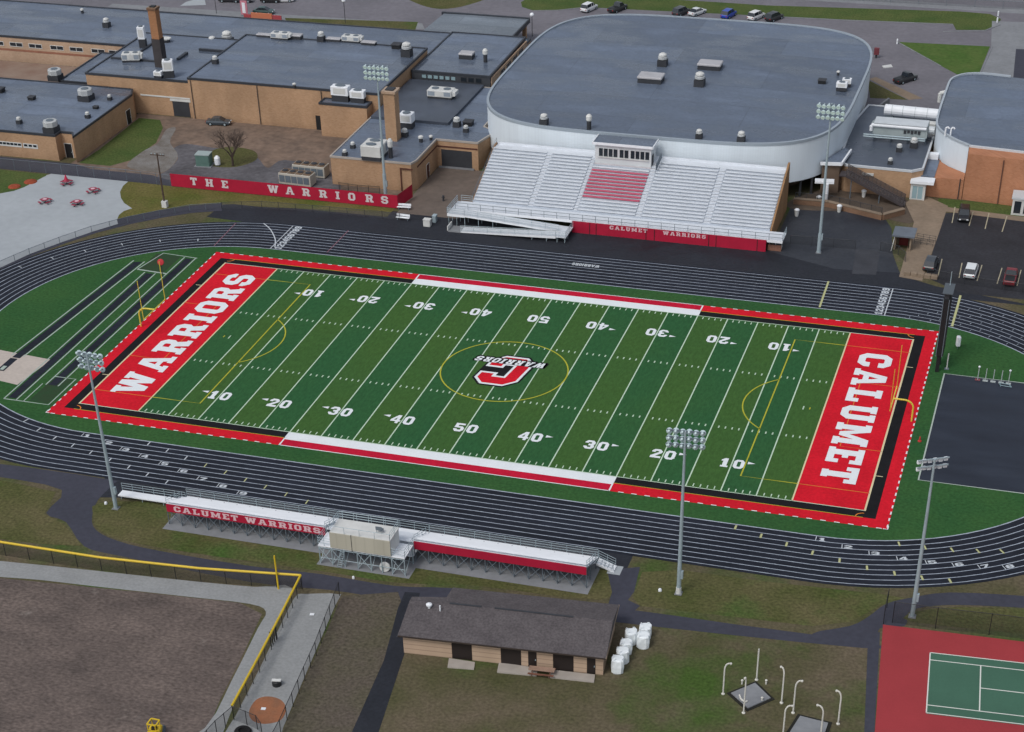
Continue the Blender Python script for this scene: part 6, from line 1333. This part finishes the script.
m.add([(x,90.2,4.6+z) for x,z in pr]+[(x,93.0,4.6+z) for x,z in pr], [tuple(range(7)),tuple(range(13,6,-1))]+[(i,7+i,7+(i+1)%7,(i+1)%7) for i in range(7)]); m.build('cabinet', shell, DU2)
m = MB(); m.bx(39.2,89.9,7.81,48.3,93.1,7.93); m.build('top_cover', silver, DU2)
m = MB(); m.tube((38.8,90.1,7.45),(48.2,90.1,7.45),.28,10); m.lathe((38.8,90.1,7.05), [(.3,-.6),(.32,.2),(.1,.4)], 10); m.build('header_pipe', white, DU2)
m = MB()
for i in range(5): m.bx(44.4+.6*i,90.1,6.35+.12*(i%2),44.85+.6*i,90.18,6.95)
m.build('access_lettering', dark, DU2)
for z in (5.5,5.85): MB().tube((37.6,89.7,z),(48.2,89.7,z),.14,8).build('pipe', galv, DU2)
for x in (39.4,42.3,45.2,48.2):
    for y in (90.3,92.9): MB().tube((x,y,4.6),(x,y,5.8),.12,6).build('stand_leg', galv_d, DU2)
MB().tube((48.5,91.5,6.9),(49.5,91.5,6.9),.6,12).build('duct_outlet', silver, DU2); MB().obox((48.6,95,5),1.6,1.3,2.0,0,.1).build('plenum', offw, DU2)
t = thing('gooseneck_vent', 'white twin gooseneck pipe on the edge of the right gymnasium roof', 'vent pipe', (52.04,86.09,8)); q = Vector((52.04,86.09,8))
for dx in (-.35,.55): MB().path([q+Vector((dx,0,0)), q+Vector((dx,0,1.3)), q+Vector((dx+.3,0,1.55)), q+Vector((dx+.6,0,1.3))], .14, 8).build('pipe', white, t)
t = thing('duct_elbow', 'small white elbow duct at the left edge of the right gymnasium roof', 'duct', (48.27,111.43,5)); q = Vector((48.27,111.43,5)); MB().path([q, q+Vector((0,0,1.6)), q+Vector((.9,0,1.9))], .35, 8).build('elbow', offw, t)

# ------------------------------------------------------------------ vehicles
def car(name, label, kind, colour, loc, rz, group=None):
    """body lofted along x (front = +x)"""
    t = thing(name, label, {'suv':'suv','sedan':'car','pickup':'pickup','van':'van'}[kind], (0,0,0), group)
    pm = mat('car_'+'_'.join('%d' % round(c*1000) for c in colour), colour, .28, .6)
    L2, W2 = {'suv':(2.35,.95),'sedan':(2.35,.9),'pickup':(2.75,.97),'van':(2.5,.98)}[kind]
    belt = {'suv':1.05,'sedan':.92,'pickup':1.08,'van':1.15}[kind]; roofz = {'suv':1.75,'sedan':1.45,'pickup':1.8,'van':1.95}[kind]
    st_ = [(-L2,.5,belt*.8,.8),(-L2+.12,.34,belt*.97,.94),(-L2*.6,.24,belt,1),(0,.24,belt,1),(L2*.42,.24,belt*.98,1),(L2*.8,.26,belt*.86,.96),(L2-.1,.34,belt*.78,.88),(L2,.45,belt*.62,.76)]
    m = MB(); vs = []; fs = []
    for x, zb, zt_, k_ in st_: 
        w = W2*k_; vs += [(x,-w*.94,zb),(x,-w,(zb+zt_)*.55),(x,-w*.9,zt_),(x,w*.9,zt_),(x,w,(zb+zt_)*.55),(x,w*.94,zb)]
    for i in range(len(st_)-1):
        for j in range(6): fs.append((i*6+j, (i+1)*6+j, (i+1)*6+(j+1)%6, i*6+(j+1)%6))
    fs += [tuple(range(6)), tuple(range((len(st_)-1)*6+5,(len(st_)-1)*6-1,-1))]
    m.add(vs, fs); m.build('body', pm, t)
    if kind == 'suv' or kind == 'van': cs = [(-L2+.1,belt*.97),(-L2+.45,roofz*.97),(-.2,roofz),(.55,roofz*.97),(1.3,belt*.96)]
    elif kind == 'pickup': cs = [(-.35,belt),(-.15,roofz*.98),(.35,roofz),(.85,roofz*.97),(1.5,belt*.96)]
    else: cs = [(-1.75,belt*.98),(-1.0,roofz*.97),(-.3,roofz),(.4,roofz*.97),(1.25,belt*.96)]
    g_ = MB(); vs = []; n_ = len(cs)
    for x, z in cs:
        k_ = .88-.13*(z-belt)/(roofz-belt) if z > belt else .88; vs += [(x,-W2*k_,z),(x,W2*k_,z)]
    fs = [(2*i,2*i+2,2*i+3,2*i+1) for i in range(1,n_-2)]; g_.add(vs, fs); g_.build('roof', pm, t)
    gl = MB(); e = .006
    gl.add(vs, [(0,2,3,1),(2*n_-4,2*n_-2,2*n_-1,2*n_-3)]); gl.add([(x,-W2*.88 if i in (0,n_-1) else v[1],z) for i,((x,z),v) in enumerate(zip(cs,vs[::2]))], [tuple(range(n_))]); gl.add([(x,W2*.88 if i in (0,n_-1) else v[1],z) for i,((x,z),v) in enumerate(zip(cs,vs[1::2]))], [tuple(range(n_-1,-1,-1))]); gl.build('windows', glass_m, t)
    pl = MB()
    for sgn in (-1,1):
        for i in range(1,n_-1):
            x, z = cs[i]; yb_ = sgn*W2*.885; yt = sgn*(abs(vs[2*i][1])+.012); pl.bar((x,yb_,belt),(x,yt,z-.02),.07,.03)
    pl.build('pillar', pm, t)
    if kind == 'pickup': MB().bx(-L2+.2,-W2*.75,belt-.02,-.5,W2*.75,belt+.012).build('cargo_bed', black, t)
    for x in (-L2*.6,L2*.6):
        for sgn in (-1,1):
            w = MB().tube((x,sgn*(W2-.2),.34),(x,sgn*(W2+.02),.34),.34,14).build('wheel', rubber, t); MB().tube((x,sgn*(W2-.03),.34),(x,sgn*(W2+.035),.34),.2,10).build('rim', galv, w)
    for sgn in (-1,1):
        MB().bx(L2-.14,sgn*W2*.62-.17,.58,L2-.01+.02,sgn*W2*.62+.17,.72).build('headlight', white, t); MB().bx(-L2-.015,sgn*W2*.68-.13,.68,-L2+.1,sgn*W2*.68+.13,.86).build('tail_light', mat('tail_red', (.3,.01,.01), .3, .5), t)
    t.location = (*loc[:2], 0); t.rotation_euler = (0,0,rz); return t
gb = 'cars parked behind the arena'; gl_ = 'cars in the right parking lot'; gy = 'cars behind the long block'
car('parked_car','white suv parked alone at the left behind the arena','suv',(.68,.7,.72),(-33.07,167.27),1.25,gb)
car('parked_car','black pickup parked behind the arena next to the lone white suv','pickup',(.014,.016,.019),(-26.91,168.42),1.2,gb)
car('parked_car','dark grey suv beside the silver car behind the arena','suv',(.035,.037,.042),(-12.77,168.86),1.15,gb)
car('parked_car','silver white sedan beside the dark grey suv behind the arena','sedan',(.62,.65,.66),(-9.38,169.62),1.1,gb)
car('parked_car','bright blue suv behind the arena','suv',(.012,.05,.36),(-2.38,169.37),1.3,gb)
car('parked_car','white suv right of the blue one behind the arena','suv',(.68,.69,.7),(3.63,169.41),1.15,gb)
car('parked_car','black suv at the right end of the row behind the arena','suv',(.02,.021,.025),(7.53,169.43),1.1,gb)
car('parked_car','dark green sedan by the orange barrier behind the long block','sedan',(.02,.06,.055),(-102.96,149.39),.1,gy)
car('parked_car','white suv at the top edge behind the long block','suv',(.66,.67,.68),(-102.13,158.72),.3,gy)
car('parked_car','black suv at the top edge next to the white one','suv',(.018,.018,.02),(-104.89,157.72),.2,gy)
car('parked_car','dark grey suv at the top edge left of the black one','suv',(.03,.03,.034),(-114.48,155.98),.2,gy)
car('parked_car','dark blue sedan at the top edge farther right of the road sign','sedan',(.02,.022,.03),(-111.17,156.32),.2,gy)
car('parked_car','black pickup standing on the road between arena and right gymnasium','pickup',(.022,.024,.028),(39.57,136.34),.95)
car('parked_car','black suv parked nose in at the top of the right lot','suv',(.012,.013,.016),(57.36,71.16),-1.5,gl_)
car('parked_car','dark suv parked next to the tan walkway in the right lot','suv',(.035,.042,.05),(54.35,50.41),1.5,gl_)
car('parked_car','white suv parked at the near side of the right lot','suv',(.66,.7,.72),(60.64,49.13),1.53,gl_)
car('parked_car','red pickup parked at the near side of the right lot','pickup',(.16,.012,.02),(66.69,48.40),1.55,gl_)
car('parked_car','dark blue grey car parked against the tall brick wall','sedan',(.04,.055,.07),(-82.96,82.58),.15)

# ------------------------------------------------------------------ plaza furniture and courtyard things
pr_ = mat('table_red', (.27,.03,.06), .5, .35, var=.1, scale=2)
def hex_table(label, p, rz, umb=False):
    t = thing('picnic_table', label, 'picnic table', (0,0,0), 'round red picnic tables on the plaza')
    MB().lathe((0,0,.72), [(.95,0),(1.0,.03),(1.0,.07),(.95,.09)], 8).build('table_top', pr_, t); MB().lathe((0,0,.815), [(.5,0),(.5,.012)], 10).build('emblem_disc', mat('table_pink', (.6,.4,.45), .5, .3), t)
    MB().tube((0,0,0),(0,0,.72),.08,8).build('pedestal', dark, t)
    for i in range(4):
        a = PI/2*i+PI/4; c, s_ = math.cos(a), math.sin(a)
        MB().obox((c*1.35,s_*1.35,.42),.45,1.15,.07,a).build('seat', pr_, t); MB().path([(c*.1,s_*.1,.12),(c*1.3,s_*1.3,.12),(c*1.35,s_*1.35,.42)], .05, 6).build('leg', dark, t)
    if umb: MB().lathe((0,0,.9), [(.5,0),(.3,.5),(.1,1.0),(.04,1.1)], 10).build('folded_umbrella', mat('umbrella_red', (.42,.02,.06), .6, .3), t)
    t.location = (*p[:2],.0); t.rotation_euler = (0,0,rz); t.scale = (.78,.78,.9); return t
hex_table('red picnic table nearest the track on the left of the plaza', (-96.19,39.78), .2); hex_table('red picnic table with folded red umbrella near the fence', (-96.69,48.34), .5, True); hex_table('red picnic table farthest right on the plaza', (-90.24,46.13), .1); hex_table('red picnic table in the middle of the plaza front', (-90.25,40.33), .7)
mul = mat('orange_mulch', (.26,.06,.03), .95, .2, var=.25, scale=2)
for lab, p, s_ in (('orange mulch bed at the left on the corner lawn',(-105.37,45.11),1.15),('orange mulch bed nearer the plaza on the corner lawn',(-103.71,47.83),1.2)):
    o = MB(); o.lathe((*p[:2],0), [(s_,0.02),(s_*.9,.16),(s_*.55,.3),(s_*.2,.34)], 14); tag(o.build('mulch_bed', mul, None, at=(*p[:2],0)), lab, 'mulch bed')
UP = thing('utility_pole', 'weathered wooden utility pole with crossarm on the lawn by the plaza', 'utility pole', (-74.91,43.2,0)); wd = mat('pole_wood', (.085,.06,.048), .9, .2, var=.25, scale=2)
MB().tube((-74.91,43.2,0),(-74.91,43.2,9.4),.17,8,.12).build('pole', wd, UP); MB().bar((-76.2,43.2,9.1),(-73.6,43.3,9.1),.14,.14).build('crossarm', wd, UP); MB().bx(-75.3,42.8,0,-74.4,43.6,1.1).build('base_cover', offw, UP)
for x in (-76,-75.3,-74.3,-73.8): MB().lathe((x,43.24,9.17), [(.06,0),(.09,.1),(.05,.22)], 8).build('insulator', galv, UP)
# bare tree
TR = thing('bare_tree', 'leafless spreading tree on the small lawn in the school courtyard', 'tree', (-71.4,63.6,0))
tk = MB(); tw = MB(); rnd = random.Random(3)
def branch(p, d, L_, r, dep):
    q = p+d*L_; mb = tk if dep < 2 else tw; mb.tube(p, q, r, 6 if dep < 2 else 4, r*.68, False)
    if dep >= 6: return
    for i in range(3 if dep else 5):
        nd = (d+Vector((rnd.uniform(-1,1), rnd.uniform(-1,1), rnd.uniform(-.25,.6)))*(.75 if dep else .85)).normalized(); branch(q if i < 2 else p.lerp(q,.7), nd, L_*rnd.uniform(.62,.86), r*.6, dep+1)
branch(Vector((-71.4,63.6,0)), Vector((.02,.03,1)), 2.1, .24, 0)
tk.build('trunk', tree_bark, TR); tw.build('crown', twig, TR)
def chiller(label, c, rz):
    t = thing('chiller', label, 'chiller', (0,0,0), 'beige chillers in the courtyard'); bc = mat('chiller_beige', (.42,.4,.35), .55, .35, var=.08, scale=.8)
    MB().obox((0,0,.15),6.2,2.3,1.9,0,.05).build('cabinet', bc, t); MB().bx(-3.1,-1.15,0,3.1,1.15,.15).build('skid', dark, t)
    cb = MB()
    for i in range(5): cb.bx(-2.95+i*1.18,-1.19,.5,-1.9+i*1.18,-1.155,1.7)
    cb.build('coil_panel', galv_d, t)
    tb = MB()
    for i in range(4): tb.bx(-2.9+i*1.5,-1.0,2.06,-1.6+i*1.5,1.0,2.14)
    tb.build('fan_deck', mat('rust_deck', (.16,.11,.075), .8, .2, var=.3, scale=1), t)
    for i in range(4): MB().lathe((-2.25+i*1.5,0,2.14), [(.5,0),(.52,.12),(.4,.15)], 12).build('fan_guard', dark, t)
    t.location = c; t.rotation_euler = (0,0,rz); return t
chiller('beige chiller with rusty top nearest the red banner', (-56.6,58.6,0), -.05); chiller('beige chiller farther back, partly behind the other', (-55.8,62.9,0), -.02)
TF = thing('transformer', 'green padmount transformer in the courtyard beside the bare tree', 'transformer', (-76.6,62.8,0)); MB().obox((-76.6,62.8,.1),2.6,2.0,2.0,.1,.08).build('cabinet', mat('transformer_green', (.09,.16,.14), .5, .4, var=.12, scale=1), TF); MB().obox((-76.6,62.8,0),3.2,2.6,.12,.1).build('pad', conc_grey, TF); MB().obox((-76.6,62.8,2.1),2.7,2.1,.12,.1).build('lid', mat('transformer_lid', (.3,.36,.36), .5, .4), TF)
PB2 = thing('propane_tank', 'white cylinder tank standing next to the green transformer', 'tank', (-74.2,63.2,0)); MB().lathe((-74.2,63.2,.1), [(.3,0),(.55,.15),(.55,1.3),(.3,1.6),(.1,1.7)], 12).build('tank', white, PB2); MB().bx(-74.6,62.9,0,-73.8,63.5,.12).build('base', conc_grey, PB2)
fence('low dark fence around the equipment beside the brick wing', [(-48.2,57.3),(-44.6,56.9),(-40.6,57.2)], 1.5, 1.8, pm=black, cm=chain_d)
for lab, p, rz in (('white bench left of the grandstand ramp by the banner end',(-34.31,52.14),.1),('low white bench on the apron left of the ramp',(-32.92,47.85),-.05)):
    t = thing('team_bench', lab, 'bench', (*p[:2],0)); x, y = p[:2]; MB().obox((x,y,.42),2.4,.5,.07,rz).build('seat', white, t); MB().obox((x,y+.28,.6),2.4,.06,.35,rz).build('backrest', white, t)
    for dx in (-.9,.9): MB().obox((x+dx,y,0),.1,.5,.42,rz).build('leg', galv_d, t)
for lab, p, m_ in (('white storage box on the apron left of the ramp',(-28.05,46.46),offw),('grey slim bin right of the storage box by the ramp',(-27.39,48.35),galv)):
    t = thing('storage_box', lab, 'box', (*p[:2],0)); MB().obox((*p[:2],.05),1.2 if m_ is offw else .6,.9,1.1,0,.06).build('body', m_, t); MB().obox((*p[:2],1.15),1.3 if m_ is offw else .7,1.0,.1,0,.03).build('lid', m_, t)
p = (-28.97,57.30); t = thing('fire_hydrant', 'small dark hydrant standing on the brown recess paving', 'hydrant', (*p[:2],0)); MB().lathe((*p[:2],0), [(.2,0),(.16,.1),(.16,.7),(.22,.75),(.18,.95),(.06,1.05)], 10).build('body', dark, t); MB().tube((p[0]-.3,p[1],.6),(p[0]+.3,p[1],.6),.07,8).build('nozzle', dark, t)
# right yard: ticket shelter, wall, bins
TS = thing('ticket_shelter', 'small ticket shelter with flat grey roof and red door beside the tan walkway', 'shelter', (49.2,57,0))
MB().bx(47.9,55.6,0,48.15,58.2,2.4).build('wall', conc_tan, TS); MB().bx(50.3,55.6,0,50.55,58.2,2.4).build('wall', conc_tan, TS); MB().bx(48.15,57.9,0,50.3,58.15,2.4).build('back_wall', conc_tan, TS); MB().bx(47.5,55.0,2.42,51.0,58.8,2.65).build('roof', mat('shelter_roof', (.12,.14,.17), .5, .4, var=.2, scale=.5), TS); MB().bx(48.5,57.7,.02,49.9,57.88,2.1).build('door', mat('door_red', (.14,.02,.02), .5, .35), TS); MB().bar((47.6,54.9,.03),(47.9,55.5,2.3),.1,.1).build('brace', offw, TS)
rail(None or (RLT := thing('walkway_railing', 'dark handrail across the steps of the tan walkway', 'railing', (51.5,59.5,0))), [(51.0,60.5,0),(54.0,60.0,0)], mat_=dark, step=1.0); rail(RLT, [(50.8,58.9,0),(53.8,58.4,0)], mat_=dark, step=1.0)
BW = thing('tan_block_wall', 'row of tan concrete blocks at the end of the walkway', 'wall', (53,46.2,0)); 
for i in range(5): MB().obox((51.2+i*1.05,46.6-.08*i,0),1.0,.8,.6,-.05,.05).build('block', conc_tan, BW)
RW = thing('retaining_wall', 'low brown brick retaining wall along the paved yard below the arena overhang', 'wall', (38,70,0)); rbk = brick('wall_brick', (.24,.14,.09), (.2,.115,.075), (.22,.16,.11))
for a_, b_ in (((29.2,70.5),(35,70.6)),((35,70.6),(44.5,67.2)),((44.5,67.2),(47.6,70.5))): MB().bar((*a_,.45),(*b_,.45),.6,.9).build('wall', rbk, RW); MB().bar((*a_,.95),(*b_,.95),.75,.12).build('coping', conc_tan, RW)
fence('dark fence on top of the brown retaining wall', [(29.4,70.7),(35,70.9),(44.3,67.6)], 1.9, 1.9, pm=dark, cm=chain_d)
for lab, p in (('white bin by the brown wall at the left of the yard',(30.59,65.38)),('white bin by the brown wall near the floodlight pole',(37.15,68.75)),('white cone shaped bin under the steel stair',(40.16,76.18)),('white box under the arena overhang behind the light pole',(33.22,71.76))):
    t = thing('litter_bin', lab, 'bin', (*p[:2],0)); MB().lathe((*p[:2],0), [(.28,0),(.4,.9),(.45,1.0),(.3,1.1)], 10).build('body', offw, t); MB().lathe((*p[:2],1.1), [(.46,0),(.3,.15),(.1,.2)], 10).build('lid', white, t)
# distant bits
LSn = [('lamp post on the lawn strip behind the long block',(-82.5,146.8),4.5),('lamp post at the chimney side behind the long block',(-113.5,147.2),4.5),('lamp post beside the entrance canopy',(-40.0,147),4.2)]
for lab, p, h in LSn:
    t = thing('lamp_post', lab, 'lamp post', (*p,0)); MB().tube((*p,0),(*p,h),.07,8).build('post', dark, t); MB().lathe((*p,h), [(.12,0),(.42,.12),(.45,.4),(.25,.65)], 12).build('globe', white, t)
p = (-101.50,145.26); t = thing('road_barrier', 'orange barrier with red and white panels on the sidewalk below the green car', 'barrier', (*p[:2],0)); x, y = p[:2]
MB().bx(x-2.6,y-.2,.05,x+2.4,y+.15,1.35).build('panel', mat('barrier_orange', (.5,.17,.09), .6, .3), t); MB().bx(x+2.45,y-.1,.05,x+4.6,y+.1,1.1).build('red_panel', mat('barrier_red', (.35,.06,.07), .6, .3), t); MB().bx(x-4.4,y-.1,.05,x-2.7,y+.1,.9).build('red_panel', mat('barrier_red', (0,0,0)), t)
p = (-106.23,146.42); t = thing('red_white_sign', 'tall red and white sign panel on the back sidewalk', 'sign', (*p[:2],0)); x, y = p[:2]; MB().bx(x-.8,y-.1,.4,x+.8,y+.1,3.4).build('panel', mat('sign_pink', (.5,.2,.25), .5, .35), t); MB().bx(x-.4,y-.14,.8,x+.35,y-.11,3.0).build('symbol', white, t); 
for dx in (-.7,.7): MB().tube((x+dx,y,0),(x+dx,y,.5),.06,6).build('post', galv_d, t)
t = thing('road_sign', 'dark red box sign at the right rear edge of the arena', 'sign', (*(32.13,149.23)[:2],0)); x, y = (32.13,149.23)[:2]; MB().bx(x-.5,y-.3,.7,x+.5,y+.3,2.0).build('panel', mat('box_maroon', (.16,.04,.05), .6, .3), t); MB().bx(x-.2,y-.1,0,x+.2,y+.1,.7).build('post', dark, t)
for lab, p in (('white post at the tip of the triangular lawn',(35.07,159.06)),('white marker post at the right end of the far verge',(53.63,178.03)),('white marker post at the rounded end of the far verge',(53.44,182.62))):
    t = thing('marker_post', lab, 'post', (*p[:2],0)); MB().tube((*p[:2],0),(*p[:2],.95),.16,8).build('post', white, t); MB().lathe((*p[:2],.95), [(.17,0),(.1,.1)], 8).build('cap', white, t)
HT = thing('area_wall', 'grey retaining wall with light coping at the right rear of the arena', 'wall', (35.8,118,0)); MB().bar((35.3,110,.9),(38.3,121,.9),.4,1.8).build('wall', conc_grey, HT); MB().bar((34.5,109.2,.6),(48,108.8,.6),.4,1.2).build('lower_wall', conc_grey, HT)
o = MB().prism([(34.01,144.27),(35.62,145.58),(36.11,144.13),(34.56,143.14)], 0, .16).build('concrete_slab', offw, None, at=(35.01,144.19,0)); tag(o, 'pale slab on the road near the black pickup', 'slab')
o = MB(); gr = area('pale_paving', [(-124.00,153.47),(-121.61,157.92),(-118.50,152.37),(-124.00,150.38)], conc, 3)

# ------------------------------------------------------------------ camera and light
cam = bpy.data.cameras.new('Camera'); co = bpy.data.objects.new('Camera', cam); COL.objects.link(co)
cam.sensor_width = 36; cam.lens = 1734.559/1024*36; cam.shift_x = 0; cam.shift_y = 338.6685/1024
cam.clip_start = 1; cam.clip_end = 6000
yaw, pitch, roll = 0.31992034, 0.90650849, -0.03021765
M = Matrix.Rotation(yaw,4,'Z') @ Matrix.Rotation(pitch,4,'X') @ Matrix.Rotation(roll,4,'Z')
M.translation = (70.40984,-213.54546,115.41011); co.matrix_world = M
scene.camera = co
SUN_EL, SUN_AZ = math.radians(52), math.radians(205)    # azimuth clockwise from +y
w = bpy.data.worlds.new('World'); scene.world = w; w.use_nodes = True
nt = w.node_tree; bg = nt.nodes['Background']; sky = nt.nodes.new('ShaderNodeTexSky'); sky.sky_type = 'NISHITA'; sky.sun_disc = False
sky.sun_elevation = SUN_EL; sky.sun_rotation = SUN_AZ; sky.air_density = 1.0; sky.dust_density = 3.0
hs = nt.nodes.new('ShaderNodeHueSaturation'); hs.inputs['Saturation'].default_value = .42
nt.links.new(sky.outputs[0], hs.inputs['Color']); nt.links.new(hs.outputs[0], bg.inputs['Color']); bg.inputs['Strength'].default_value = .148
sl = bpy.data.lights.new('Sun', 'SUN'); so = bpy.data.objects.new('Sun', sl); COL.objects.link(so)
sl.energy = 1.05; sl.angle = math.radians(16); sl.color = (1, .96, .9)
d = Vector((math.sin(SUN_AZ)*math.cos(SUN_EL), math.cos(SUN_AZ)*math.cos(SUN_EL), math.sin(SUN_EL)))
so.rotation_euler = d.to_track_quat('Z', 'Y').to_euler(); so.location = d*200
scene.view_settings.view_transform = 'Standard'; scene.view_settings.look = 'None'; scene.view_settings.exposure = 0
scene.render.engine = 'CYCLES'; scene.cycles.max_bounces = 6; scene.cycles.transparent_max_bounces = 12
